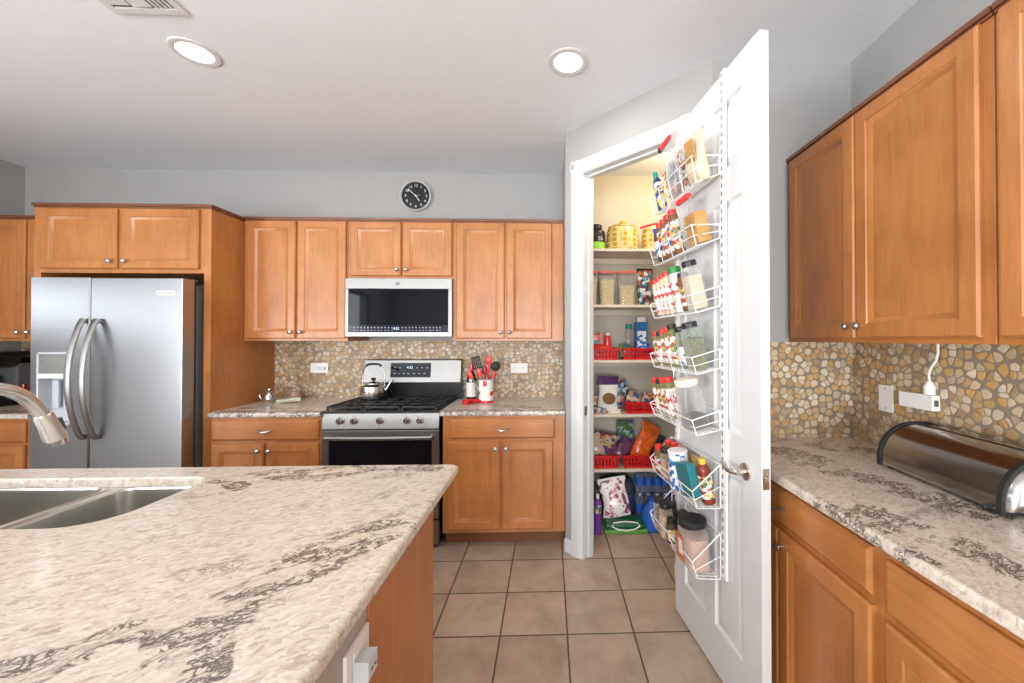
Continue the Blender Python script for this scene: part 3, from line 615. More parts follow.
# ------------------------------------------------------------------ range
RX0, RW, RY = -1.486, .757, 2.625
t = thing('gas_range', 'stainless steel gas range with five knobs and black oven door', 'stove', (RX0, RY, 0))
MB().box(.003, RW - .003, .04, D - RY - .045, .03, .895, .003).build('case', 'black', t)
MB().prism_x([(.0, .795), (.03, .795), (.045, .898), (.020, .898), (.012, .892)], 0, RW).build('control_panel', 'steel', t)
dr = MB().box(.0, RW, 0, .04, .20, .785, .004).build('oven_door', 'steel', t)
MB().box(.045, RW - .045, -.002, 0.002, .30, .735, .001).build('oven_window', 'bglass', dr)
pts = []
for k in range(13):
    a = k / 12 * 2 - 1; pts.append((RW / 2 + a * .345, -.034 - .014 * (1 - a * a), .742))
L = [[Vector((p[0], p[1] + .009 * math.cos(q), p[2] + .014 * math.sin(q))) for q in [2 * PI * j / 12 for j in range(12)]] for p in pts]
mb = MB().loops(L); mb.box(.03, .055, -.040, 0, .730, .754, .003).box(RW - .055, RW - .03, -.040, 0, .730, .754, .003); mb.build('oven_handle', 'steel', dr)
MB().box(.0, RW, 0.0, .04, .035, .190, .004).build('warming_drawer', 'steel', t)
for x in (-1.371, -1.281, -1.114, -.937, -.853):
    k = MB().lathe([(.026, 0), (.026, .004), (.021, .007), (.019, .026), (.016, .029), (0, .029)], (x - RX0, .010, .848), 24, 'y').build('control_knob', 'chrome', t)
    MB().box(x - RX0 - .0035, x - RX0 + .0035, -.027, -.016, .828, .868, .002).build('knob_grip', 'steel', k)
MB().box(0, RW, .018, D - RY - .08, .890, .909, .004).build('cooktop', 'black', t)
for (x, y) in ((.14, .13), (.14, .39), (.375, .26), (.61, .13), (.61, .39)):
    b_ = MB().lathe([(.052, .909), (.052, .916), (.045, .921), (.03, .922), (.03, .926), (0, .927)], (x, y, 0), 24).build('burner', 'iron', t)
for gi in range(3):
    gx0 = .012 + gi * .244; gx1 = gx0 + .238; gy0, gy1 = .030, .50; gm = MB(); zt, zb = .938, .924
    cx = (gx0 + gx1) / 2
    for x in (gx0, gx1 - .010): gm.box(x, x + .010, gy0, gy1, zb, zt, .002, 1)
    for y in (gy0, (gy0 + gy1) / 2 - .005, gy1 - .010): gm.box(gx0, gx1, y, y + .010, zb, zt, .002, 1)
    for yc in (gy0 + .118, gy1 - .118):
        for a in range(4):
            ang = PI / 4 + a * PI / 2
            p0 = (cx + .020 * math.cos(ang), yc + .020 * math.sin(ang), zt - .003); p1 = (cx + .112 * math.cos(ang) * 1.0, yc + .112 * math.sin(ang), zt - .003)
            gm.tube([p0, p1], .0048, 6)
        gm.box(cx - .004, cx + .004, yc - .115, yc - .03, zb + .003, zt + .001).box(cx - .004, cx + .004, yc + .03, yc + .115, zb + .003, zt + .001)
        gm.box(gx0, cx - .03, yc - .004, yc + .004, zb + .003, zt + .001).box(cx + .03, gx1, yc - .004, yc + .004, zb + .003, zt + .001)
    for x in (gx0, gx1 - .012):
        for y in (gy0, gy1 - .012): gm.box(x, x + .012, y, y + .012, .909, zb + .002)
    gm.build('grate', 'iron', t)
bp = MB().box(.035, RW + .030, D - RY - .105, D - RY - .014, .909, 1.05, .002).build('back_riser', 'black', t)
cn = MB().prism_x([(D - RY - .112, 1.045), (D - RY - .014, 1.045), (D - RY - .014, 1.222), (D - RY - .075, 1.222), (D - RY - .085, 1.215)], .030, .783).build('console', 'steel', t)
dp = MB().prism_x([(D - RY - .1115, 1.083), (D - RY - .10, 1.083), (D - RY - .075, 1.195), (D - RY - .0925, 1.195)], .235, .548).build('console_display', 'bglass', cn)
mk = MB()
for zz, xs in ((1.155, (.27, .31, .44, .48, .52)), (1.110, (.27, .305, .34, .375, .42, .46, .50))):
    yy = D - RY - .1115 + (zz - 1.083) * .17 - .0012
    for x in xs: mk.box(x - .007, x + .007, yy, yy + .002, zz, zz + .005)
mk.build('console_marks', 'lightmark', dp)
text('console_digits', '4:52', .028, 'mark', dp, (.385, D - RY - .1115 + .078 * .17 - .0015, 1.160), (PI / 2 - .16, 0, 0))
# kettle
t = thing('kettle', 'small stainless kettle with black knob on the back left burner', 'kettle', (-1.312, 2.985, .939))
MB().lathe([(.072, 0), (.086, .004), (.092, .02), (.092, .075), (.088, .094), (.070, .108), (.052, .113), (0, .113)], (0, 0, 0), 32).build('body', 'chrome', t)
ld = MB().lathe([(.055, .112), (.054, .117), (.035, .126), (0, .130)], (0, 0, 0), 32).build('lid', 'chrome', t)
MB().lathe([(.006, .128), (.008, .134), (.018, .141), (.018, .150), (.010, .157), (0, .158)], (0, 0, 0), 20).build('lid_knob', 'rubber', ld)
MB().tube([(.070, 0, .055), (.098, 0, .072), (.112, 0, .098), (.138, 0, .140)], [.020, .015, .011, .008], 14).build('spout', 'chrome', t)
hp = []
for k in range(17):
    a = PI * k / 16; hp.append((-.082 * (abs(math.cos(a)) ** .6) * (1 if math.cos(a) >= 0 else -1), 0, .085 + .175 * math.sin(a) ** .55))
h_ = MB().tube(hp, .0042, 8).build('handle', 'chrome', t)
MB().tube([p for p in hp if p[2] > .235], .0085, 10).build('handle_grip', 'rubber', h_)
# ------------------------------------------------------------------ right of the stove
t = thing('utensil_crock', 'white ceramic crock with red patches and red base full of utensils', 'crock', (-.475, 2.985, CT))
MB().lathe([(.052, .012), (.054, .02), (.056, .06), (.056, .165), (.053, .170), (.049, .165), (.049, .03), (0, .025)], (0, 0, 0), 32, cap=False).build('body', 'paperw', t)
MB().lathe([(0, 0), (.052, 0), (.056, .004), (.0555, .016), (.05, .018)], (0, 0, 0), 32).build('base', 'red', t)
mb = MB()
def wrap(mb, a0, a1, z0, z1, r=.0568, n=8): 
    L = []
    for z in (z0, z1): L.append([Vector((r * math.cos(a0 + (a1 - a0) * k / n), r * math.sin(a0 + (a1 - a0) * k / n), z)) for k in range(n + 1)] + [Vector(((r - .002) * math.cos(a1 - (a1 - a0) * k / n), (r - .002) * math.sin(a1 - (a1 - a0) * k / n), z)) for k in range(n + 1)])
    mb.loops(L)
wrap(mb, -1.85, -1.35, .125, .166); wrap(mb, -2.9, -2.35, .062, .085); wrap(mb, -.9, -.3, .055, .085); mb.build('red_patches', 'red', t)
def utensil(name, label, mat, hmat, dx, dy, lean_x, lean_y, L_, head):
    t = thing(name, label, 'utensil', (-.475 + dx, 2.985 + dy, CT + .030), 0, None, rot=(lean_y, lean_x, 0))
    MB().tube([(0, 0, 0), (0, 0, L_)], .0055, 8).build('shaft', hmat, t)
    mb = MB()
    if head == 'spoon': mb.sphere((0, 0, L_ + .03), .03, .75, .28, 1.25)
    if head == 'turner':
        for k in range(5): mb.box(-.034 + k * .0142, -.034 + k * .0142 + .010, -.002, .002, L_, L_ + .085, .001, 1)
        mb.box(-.036, .036, -.002, .002, L_ - .006, L_ + .006, .001).box(-.034, .034, -.002, .002, L_ + .078, L_ + .092, .002)
    if head == 'tongs': mb.sphere((0, 0, L_ + .01), .02, .9, .3, 1.9)
    if head == 'ladle': mb.sphere((0, -.01, L_ + .02), .036, 1, .55, 1)
    mb.build('head', mat, t)
    return t
utensil('spoon', 'tall red spoon in the utensil crock', 'redl', 'redl', .008, -.012, .05, .03, .255, 'spoon')
utensil('slotted_turner', 'black slotted turner at the back of the crock', 'rubber', 'rubber', -.015, .015, -.22, .02, .23, 'turner')
utensil('tongs', 'pink and silver tongs leaning left out of the crock', 'redl', 'chrome', -.022, -.008, -.50, .02, .19, 'tongs')
utensil('ladle', 'black ladle leaning right out of the crock', 'rubber', 'rubber', .022, .012, .20, .02, .225, 'ladle')
utensil('spatula', 'dark red spatula in the middle of the crock', plain('dark_red_silicone', (.28, .01, .015), .4), 'red', -.003, .006, -.06, -.04, .18, 'spoon')
utensil('pasta_fork', 'grey-red spoon leaning right at the rim of the crock', plain('dull_red_silicone', (.4, .03, .03), .4), 'chrome', .02, -.012, .22, .04, .165, 'tongs')
utensil('whisk', 'small silver and pink whisk next to the tongs', 'redl', 'chrome', -.012, -.014, -.20, .04, .185, 'tongs')
t = thing('wine_bottle', 'dark bottle with white label standing beside the stove', 'bottle', (-.605, 3.085, CT))
MB().lathe([(.034, 0), (.038, .004), (.038, .165), (.030, .195), (.014, .225), (.013, .245)], (0, 0, 0), 24).build('glass', 'bottle', t)
MB().lathe([(.0392, .030), (.0392, .140)], (0, 0, 0), 24, cap=False).build('label', 'paperw', t)
MB().lathe([(.0145, .225), (.0145, .287), (.012, .290), (0, .290)], (0, 0, 0), 16).build('capsule', 'red', t)
t = thing('spoon_rest', 'red ceramic dish lying beside the stove in front of the bottle', 'dish', (-.565, 2.955, CT))
MB().lathe([(.03, 0), (.055, .006), (.062, .022), (.058, .024), (.045, .012), (0, .008)], (0, 0, 0), 24, sy=.7).build('bowl', 'red', t)
t = thing('red_measuring_cup', 'small red cup at the front of the red dish', 'cup', (-.60, 2.875, CT))
MB().lathe([(.020, 0), (.026, .002), (.030, .034), (.027, .035), (.022, .006), (0, .005)], (0, 0, 0), 20).build('bowl', 'red', t)
# leaf dish and glass jar at the left of the stove
t = thing('leaf_dish', 'pale green leaf-shaped dish on the counter beside the fridge panel', 'dish', (-1.935, 2.985, CT), .1)
L = []
for k in range(13):
    a = k / 12; wv_ = .034 * math.sin(PI * min(1, a * 1.02)) ** .8 + .002; x = -.085 + a * .17
    L.append([Vector((x, wv_ * math.cos(q), .014 + .018 * a + .010 * math.cos(2 * q) + .007 * math.sin(q))) for q in [2 * PI * j / 14 for j in range(14)]])
MB().loops(L).build('dish', plain('pale_green_ceramic', (.62, .66, .52), .2, coat=.5), t)
t = thing('creamer', 'small silver creamer with curled handle behind the leaf dish', 'creamer', (-2.090, 3.01, CT))
MB().lathe([(.022, 0), (.026, .004), (.042, .03), (.040, .055), (.028, .072), (.034, .088), (.030, .088), (.024, .072), (0, .06)], (0, 0, 0), 24).build('body', 'chrome', t)
MB().tube([(-.038, 0, .068), (-.062, 0, .074), (-.070, 0, .050), (-.055, 0, .028), (-.038, 0, .030)], .004, 8).build('handle', 'chrome', t)
MB().sphere((0, 0, .096), .016).build('lid_knob', 'chrome', t)
t = thing('candle_holder', 'small rose tinted glass behind the pale leaf dish', 'glass', (-1.955, 3.10, CT))
MB().lathe([(.026, 0), (.034, .004), (.036, .072), (.033, .072), (.030, .008), (0, .006)], (0, 0, 0), 24).build('glass', plain('rose_tinted_glass', (.42, .25, .2), .1, coat=.5), t)
# outlets on the back wall
def wallplate(label, x, z, dark=False):
    t = thing('outlet', label, 'outlet', (x, D - .010, z))
    MB().box(-.068, .068, -.006, 0, -.040, .040, .002).build('plate', 'plastic_w', t)
    for s_ in (-1, 1):
        MB().box(s_ * .03 - .020, s_ * .03 + .020, -.0085, -.006, -.017, .017, .002).build('receptacle', 'plastic_w', t)
    mb = MB()
    for s_ in (-1, 1):
        for q in (-.006, .006): mb.box(s_ * .03 - .007, s_ * .03 + .001, -.0092, -.0084, q - .001, q + .001)
    mb.build('slots', 'rubber', t)
    return t
t = wallplate('white outlet plate on the pebble backsplash left of the stove', -1.852, 1.152)
MB().box(-.012, .05, -.022, -.0086, -.016, .010, .003).build('plug', 'plastic_g', t)
wallplate('white outlet plate on the pebble backsplash right of the utensil crock', -.246, 1.146)
# ------------------------------------------------------------------ far left counter
t = thing('coffee_maker', 'black coffee maker on the counter at the photo\'s left edge', 'coffee maker', (-3.97, 2.93, CT))
MB().box(-.13, .13, -.13, .16, 0, .045, .01).build('base', 'black', t)
MB().box(-.13, .13, .04, .16, .04, .36, .02).build('tower', 'dgrey', t)
MB().box(-.13, .13, -.13, .16, .27, .385, .03).build('brew_head', 'black', t)
MB().lathe([(.055, .05), (.085, .06), (.09, .14), (.06, .20), (.062, .215), (.0, .22)], (0, -.035, 0), 24).build('carafe', 'bottle', t)
MB().tube([(.06, -.09, .21), (.10, -.12, .19), (.10, -.12, .11), (.07, -.09, .08)], .008, 8).build('carafe_handle', 'rubber', t)
t = thing('spice_box', 'white and black label box beside the refrigerator', 'box', (-3.735, 3.08, CT))
MB().box(-.035, .035, -.03, .03, 0, .10, .003).build('body', 'rubber', t); MB().box(-.032, .032, -.032, -.03, .02, .09).build('label', 'lab_multi2', t)
MB().box(-.03, .03, -.026, .026, .1005, .23, .002).build('upper_box', 'paperw', t)
t = thing('red_jar', 'dark red jar between the coffee maker and the label box', 'jar', (-3.80, 2.98, CT))
MB().lathe([(.022, 0), (.025, .003), (.025, .11), (.02, .12), (.02, .15), (0, .152)], (0, 0, 0), 20).build('body', plain('dark_red_glass', (.22, .01, .015), .15), t)
# ------------------------------------------------------------------ clock
t = thing('wall_clock', 'round black wall clock with white numerals and silver rim', 'clock', (-1.0866, D, 2.551))
MB().lathe([(.122, 0), (.126, .010), (.126, .030), (.119, .036), (.112, .030), (.111, .018)], (0, 0, 0), 64, 'y', cap=False).build('rim', 'alu', t)
fc = MB().lathe([(.115, .002), (.115, .016), (0, .016)], (0, 0, 0), 48, 'y').build('face', plain('black_clock_face', (.014, .017, .02), .3), t)
for k in range(1, 13):
    a = PI / 2 - k * PI / 6; text('numeral', str(k), .030, 'paperw', fc, (.084 * math.cos(a), -.0168, .084 * math.sin(a)))
def hand(name, ang, ln, wd, y):
    m4 = Matrix.Rotation(ang, 4, 'Y'); return MB().box(-wd, wd, y - .001, y, -.012, ln, 0, mat4=m4).build(name, 'paperw', t)
hand('hour_hand', math.radians(146), .050, .0028, -.019); hand('minute_hand', math.radians(-48), .086, .0022, -.021)
hand('second_hand', math.radians(80), .035, .0008, -.022)
MB().lathe([(.005, .016), (.005, .024), (0, .024)], (0, 0, 0), 12, 'y').build('hub', 'paperw', t)
# ------------------------------------------------------------------ ceiling lights and vent
def can(label, x, y, on=True, pw=6):
    t = thing('recessed_light', label, 'ceiling light', (x, y, H), 0, 'recessed ceiling lights')
    MB().lathe([(.070, -.001), (.070, -.004), (.088, -.007), (.097, -.004), (.098, -.0005)], (0, 0, 0), 40, cap=False).build('trim_ring', 'white', t)
    MB().lathe([(.0705, -.002), (.062, -.0045), (0, -.0055)], (0, 0, 0), 32, cap=False).build('lens', 'lamp', t)
    l = bpy.data.lights.new('recessed_light_beam', 'AREA'); l.shape = 'DISK'; l.size = .14; l.energy = pw; l.color = (1, .93, .84)
    o = bpy.data.objects.new('recessed_light_beam', l); C.objects.link(o); o.location = (x, y, H - .010)
can('round recessed ceiling light above the refrigerator side of the kitchen', -1.681, 1.911)
can('round recessed ceiling light above the aisle near the pantry', .092, 1.918)
can('round recessed ceiling light over the island', -1.65, .15); can('round recessed ceiling light behind the camera', .1, .0)
can('round recessed ceiling light far behind the island', -1.65, -2.0); can('round recessed ceiling light far behind the camera', .1, -2.0)
t = thing('ceiling_vent', 'white ceiling air vent at the photo\'s top left', 'vent', (-1.655, 1.50, H))
mb = MB()
for a in ((-.15, .15, .155, .185), (-.15, .15, -.185, -.155), (-.15, -.122, -.155, .155), (.122, .15, -.155, .155)): mb.box(*a, -.008, 0, .002)
mb.build('frame', 'white', t)
MB().box(-.122, .122, -.155, .155, -.0015, -.0005).build('backing', 'dgrey', t)
for k in range(5): MB().box(-.12, -.045, -.15 + k * .062, -.15 + k * .062 + .040, -.010, -.003, .001, 1).build('slat', 'white', t)
mb = MB()
for k in range(4): MB().box(-.038, .038, -.15 + k * .078, -.15 + k * .078 + .062, -.010, -.003, .001, 1).build('slat', 'white', t)
for k in range(4): MB().box(.048 + k * .019, .048 + k * .019 + .009, -.15, .15, -.010, -.003, .001, 1).build('slat', 'white', t)
# ------------------------------------------------------------------ right wall: switch, outlet, power strip, bread box
t = thing('light_switch', 'white blank switch plate on the right pebble backsplash', 'switch', (R - .010, 1.671, 1.126), -PI / 2)
MB().box(-.036, .036, -.006, 0, -.058, .058, .002).build('plate', 'plastic_w', t)
MB().lathe([(.003, .006), (.003, .0075), (0, .0078)], (0, 0, .042), 10, 'y').lathe([(.003, .006), (.003, .0075), (0, .0078)], (0, 0, -.042), 10, 'y').build('screws', 'nickel', t)
t = thing('power_strip', 'white power adapter with cord plugged in behind the bread box', 'power adapter', (R - .010, 1.505, 1.142), -PI / 2)
MB().box(-.073, .073, -.034, 0, -.031, .031, .006).build('body', 'plastic_w', t)
MB().box(.052, .0742, -.028, -.010, -.012, .012, .002).build('socket', 'dgrey', t)
MB().lathe([(.019, 0), (.019, .03), (.010, .048), (.006, .052), (0, .052)], (.046, -.018, .0315), 14).build('plug', 'plastic_w', t)
pts = [(.046, -.018, .082), (.044, -.018, .11), (.056, -.02, .135), (.074, -.02, .16), (.082, -.02, .19), (.082, -.02, .228)]
MB().tube(pts, .0045, 8).build('cord', 'plastic_w', t)
ba = math.radians(-90 - 4.7)
t = thing('bread_box', 'stainless roll-top bread box with black rims on the right counter', 'bread box', (1.246, 1.452, CT), ba)
BL = .442; dd, hh = .205, .160
def bprof(o_=0):
    P = [(0 - o_, .012 - o_)]
    P += [(dd * .62 * (1 - math.cos(a)) - o_ * math.cos(a), .035 + (hh - .035) * math.sin(a) + o_ * math.sin(a)) for a in [PI / 2 * k / 12 for k in range(13)]]
    P += [(dd * .85, hh + o_), (dd + o_ * .7, hh - .012 + o_), (dd + o_, hh - .03), (dd + o_, .012 - o_)]
    return P
mb = MB(); mb.prism_x(bprof(0), .012, BL - .012); mb.build('roll_front', steel('bread_box_steel', (.42, .39, .37), .16, False, .3), t, smooth=30)
for x0, x1 in ((0, .014), (BL - .014, BL)):
    MB().prism_x(bprof(.006), x0, x1).build('rim', 'rubber', t, smooth=30)
def endcap(xa, sg):
    mb = MB(); base = bprof(-.004); cxm, czm = dd * .5, hh * .5; L = []
    for f, e in ((1, 0), (.97, .010), (.88, .022), (.7, .032), (.4, .038), (.05, .040)):
        L.append([Vector((xa + sg * e, cxm + (y - cxm) * f, czm + (z - czm) * f)) for y, z in base])
    mb.loops(L); return mb.build('end_cap', 'chrome', t, smooth=50)
endcap(BL, 1); endcap(0, -1)
MB().box(.02, BL - .02, -.002, .010, .012, .020, .002).build('lower_lip', 'chrome', t)
MB().lathe([(.007, 0), (.007, .018), (.005, .02), (0, .02)], (BL - .035, 0, .016), 12, 'y').build('lid_stop', 'rubber', t)
mb = MB()
for x in (.03, BL - .03):
    for y in (.02, dd - .02): mb.lathe([(.008, 0), (.008, .008)], (x, y, 0), 10)
mb.build('feet', 'rubber', t)
MB().box(.013, BL - .013, dd * .62, dd * .66, hh - .001, hh + .002).build('top_slot', 'rubber', t)
# ------------------------------------------------------------------ pantry door
HX, HY = .645, 1.996; TH = math.radians(-83.5)
DW, DZ0, DZ1, DT = .680, .012, 2.452, .035
dor = struct(thing('door_1', 'white panelled pantry door standing open with a wire spice rack', 'door', (HX, HY, 0), TH)); del dor['category']
mb = MB()
# door slab local: x 0..DW, y 0..DT (face towards the pantry at y=0), recessed moulded panels on both faces
cols = ((.105, .300), (.378, .573)); rows = ((.20, .86), (1.03, 1.93), (2.06, 2.33))
def face(mb, y, sg):
    xs = sorted({0, DW, *[q for c in cols for q in c]}); zs = sorted({DZ0, DZ1, *[q for r_ in rows for q in r_]})
    t_ = bmesh.new()
    for xa, xb in zip(xs, xs[1:]):
        for za, zb in zip(zs, zs[1:]):
            if (xa, xb) in cols and (za, zb) in rows:
                L = [[Vector((xa + i, y + sg * d_, za + i)), Vector((xb - i, y + sg * d_, za + i)), Vector((xb - i, y + sg * d_, zb - i)), Vector((xa + i, y + sg * d_, zb - i))] for i, d_ in ((0, 0), (.006, .007), (.012, .010), (.020, .010), (.045, .003))]
                vs = [[t_.verts.new(p) for p in l] for l in L]
                for a, b_ in zip(vs, vs[1:]):
                    for i in range(4): t_.faces.new((a[i], a[(i + 1) % 4], b_[(i + 1) % 4], b_[i]))
                t_.faces.new(vs[-1])
            else:
                t_.faces.new([t_.verts.new(Vector(p)) for p in ((xa, y, za), (xb, y, za), (xb, y, zb), (xa, y, zb))])
    return t_
for y, sg in ((0, 1), (DT, -1)):
    t_ = face(mb, y, sg); mb._merge(t_)
t_ = bmesh.new()
for q in (((0, 0), (0, DT)), ((DW, 0), (DW, DT))):
    (xa, ya), (xb, yb_) = q; t_.faces.new([t_.verts.new(Vector(p)) for p in ((xa, ya, DZ0), (xb, yb_, DZ0), (xb, yb_, DZ1), (xa, ya, DZ1))])
for z in (DZ0, DZ1): t_.faces.new([t_.verts.new(Vector(p)) for p in ((0, 0, z), (DW, 0, z), (DW, DT, z), (0, DT, z))])
mb._merge(t_)
bmesh.ops.remove_doubles(mb.bm, verts=mb.bm.verts, dist=1e-5); bmesh.ops.recalc_face_normals(mb.bm, faces=mb.bm.faces)
mb.build('door_leaf', 'white', dor, smooth=20)
kn = MB().lathe([(.031, 0), (.031, .006), (.026, .010), (.012, .012), (.011, .040), (0, .042)], (.594, 0, .905), 28, 'y').build('door_handle', 'nickel', dor)
MB().tube([(.594, -.038, .905), (.582, -.048, .904), (.562, -.052, .902), (.545, -.050, .905), (.528, -.047, .915), (.515, -.046, .920)], [.011, .010, .0085, .008, .0075, .006], 12).build('lever', 'nickel', kn)
kn2 = MB().lathe([(.031, 0), (.031, .006), (.026, .010), (.012, .012), (.011, .040), (0, .042)], (0, 0, 0), 28, 'y').build('door_handle', 'nickel', dor, loc=(.600, DT, .905), rot=(0, 0, PI))
MB().tube([(0, -.038, 0), (.02, -.050, .002), (.06, -.052, .006), (.11, -.05, .018)], [.011, .010, .0085, .006], 12).build('lever', 'nickel', kn2)
lp = MB().box(DW - .0005, DW + .0015, .005, .030, .870, .942, .0008).build('latch_plate', 'nickel', dor)
MB().box(DW + .001, DW + .009, .010, .024, .894, .916, .004).build('latch', 'chrome', lp)
for z in (.2, 1.22, 2.25): MB().lathe([(.007, -.045), (.007, .045)], (-.004, -.004, z), 12).build('hinge', 'nickel', dor)
# ------------------------------------------------------------------ wire rack on the pantry door
def track_mat():
    m, nt, b = nmat('slotted_white_track')
    t = nt.nodes.new('ShaderNodeTexCoord'); sp = nt.nodes.new('ShaderNodeSeparateXYZ'); lk(nt, t.outputs['Object'], sp.inputs[0])
    f = math_(nt, 'FRACT', math_(nt, 'DIVIDE', sp.outputs[2], .034)); a = math_(nt, 'GREATER_THAN', f, .48)
    c = math_(nt, 'LESS_THAN', math_(nt, 'ABSOLUTE', math_(nt, 'SUBTRACT', sp.outputs[0], -.006)), .0042)
    lk(nt, mixc(nt, math_(nt, 'MULTIPLY', a, c), (.82, .82, .81), (.10, .10, .10)), b.inputs['Base Color']); b.inputs['Roughness'].default_value = .35; return m
M['track'] = track_mat()
M['clearbag'] = glassy('clear_bag_film', (.88, .87, .84), .12)
rack = thing('door_rack', 'white wire rack of seven baskets hanging on the open pantry door', 'rack', (HX, HY, 0), TH)
for s_ in (.464, .035):
    MB().box(-.017, .017, -.011, 0, .44 if s_ > .4 else .46, 2.455, .002).build('track', 'track', rack, loc=(s_, 0, 0))
BK = [(2.126, 2.123, 2.022), (1.846, 1.845, 1.763), (1.597, 1.562, 1.491), (1.345, 1.310, 1.241), (1.098, 1.058, .995), (.883, .774, .703), (.610, .493, .422)]
for i, (zr, zf, zb) in enumerate(BK):
    r0, r1, f0, f1 = -.012, .446, -.034, .424
    y0, yf, yb = -.014, -.122, -.098
    deep = i >= 5
    RT = [Vector((r0, y0, zr)), Vector((r1, y0, zr)), Vector((f1, yf, zf)), Vector((f0, yf, zf))]
    zrb = zb + (.006 if deep else .026)
    RB_ = [Vector((r0, y0, zrb)), Vector((r1, y0, zrb)), Vector((f1 - .006, yb, zb)), Vector((f0 + .006, yb, zb))]
    mb = MB(); q = .0017
    def ringw(P, r): 
        for a in range(4): mb.tube([P[a], P[(a + 1) % 4]], r, 6)
    ringw(RT, .0024); ringw(RB_, q)
    MID = [a.lerp(b_, .5) for a, b_ in zip(RT, RB_)]
    mb.tube([MID[1], MID[2]], q, 6).tube([MID[2], MID[3]], q, 6).tube([MID[3], MID[0]], q, 6)
    for a in range(4): mb.tube([RT[a], RB_[a]], .0022, 6)
    for a, b_, n in ((2, 3, 4), (0, 1, 3)):
        for k in range(1, n): mb.tube([RT[a].lerp(RT[b_], k / n), RB_[a].lerp(RB_[b_], k / n)], q, 6)
    for k in range(1, 22): mb.tube([RB_[0].lerp(RB_[1], k / 22), RB_[3].lerp(RB_[2], k / 22)], .0014, 5)
    for k in (1, 2): mb.tube([RB_[0].lerp(RB_[3], k / 3), RB_[1].lerp(RB_[2], k / 3)], .0018, 5)
    mb.build('basket', 'wire', rack)
ct_, st_ = math.cos(TH), math.sin(TH)
def dpos(s, off, z):  # s along the door from the hinge, off out of its face
    return (HX + s * ct_ + off * st_, HY + s * st_ - off * ct_, z)
def sq(w_, d_, p=4, n=24, z=0, cx=0, cy=0):
    out = []
    for k in range(n):
        a = 2 * PI * k / n; c, s_ = math.cos(a), math.sin(a)
        out.append(Vector((cx + w_ / 2 * math.copysign(abs(c) ** (2 / p), c), cy + d_ / 2 * math.copysign(abs(s_) ** (2 / p), s_), z)))
    return out
def jar(name, label, cat, loc, rot, r, h, body, cap, lab=None, capr=None, caph=.022, p=2.6, shell=None, fill=1.0, depth=None, lz=(.15, .72), rt=None):
    t = thing(name, label, cat, loc, rot=rot); d = depth or 2 * r; capr = capr or r * .82; hb = h - caph
    P = [(.90, 0), (1, .006), (1, hb * .80), (.92, hb * .90), (capr / r * .95, hb)]
    mb = MB(); mb.loops([sq(2 * r * f, d * f, p, 24, z) for f, z in P])
    if shell:
        mb.build('container', shell, t)
        MB().loops([sq(2 * r * f * .93, d * f * .93, p, 24, z) for f, z in ((.9, .003), (1, .008), (1, hb * .78 * fill))]).build('contents', body, t)
    else: mb.build('container', body, t)
    mb = MB(); mb.lathe([(capr, hb), (capr * 1.03, hb + .003), (capr * 1.03, h - .004), (capr * .94, h), (0, h)], (0, 0, 0), 24)
    mb.build('lid', cap, t)
    if lab:
        MB().loops([sq(2 * r + .0015, d + .0015, p, 24, z) for z in (hb * lz[0], hb * lz[1])], True, False, False).build('label_wrap', lab, t)
    return t
def pouch(name, label, cat, loc, rot, w_, h, th, mat, top=None, win=None, part='film', bulge=.42, lean=0):
    t = thing(name, label, cat, loc, rot=rot); mb = MB(); L = []
    for k in range(11):
        a = k / 10; tt = max(.0025, th * (math.sin(PI * (a ** .7)) if a > 0.0 else 0) + (.55 * th * (1 - a) ** 3))
        wob = .006 * math.sin(9 * a + w_ * 50)
        L.append(sq(w_ * (1 - .10 * math.sin(PI * a)) , tt, 2.2, 24, a * h, wob, 0))
    mb.loops(L).build(part, mat, t, smooth=50)
    if top: MB().loops([sq(w_ * 1.01, .006, 6, 16, z) for z in (h * .90, h + .004)]).build('top_seal', top, t)
    if win: MB().loops([[Vector((w_ * .30 * math.cos(2 * PI * k / 20), -th * .5 + dy, h * .40 + h * .16 * math.sin(2 * PI * k / 20))) for k in range(20)] for dy in (-.016, .006)]).build('window_patch', win, t)
    return t
def carton(name, label, cat, loc, rot, w_, d_, h, mat, flap=None, face=None):
    t = thing(name, label, cat, loc, rot=rot); MB().box(-w_ / 2, w_ / 2, -d_ / 2, d_ / 2, 0, h, .002).build('body', mat, t)
    if flap: MB().box(-w_ / 2 + .001, w_ / 2 - .001, -d_ / 2 + .001, d_ / 2 - .001, h + .0003, h + .006, .001).build('lid', flap, t)
    if face: MB().box(-w_ * .42, w_ * .42, -d_ / 2 - .0012, -d_ / 2, h * .12, h * .78, 0).build('label_panel', face, t)
    return t
def RJ(i, s, name, label, lean=13, off=.066, **k):
    z = BK[i][2] + .007 + (.012 if i < 5 else .004)
    kk = dict(r=.021, h=.135, body='spice1', cap='redl'); kk.update(k)
    if i in (1, 2, 3, 4) and kk['r'] < .027: kk['h'] *= 1.2; kk['r'] *= 1.12
    return jar(name, label, 'jar', dpos(s, off, z), (math.radians(lean), 0, TH), **kk)
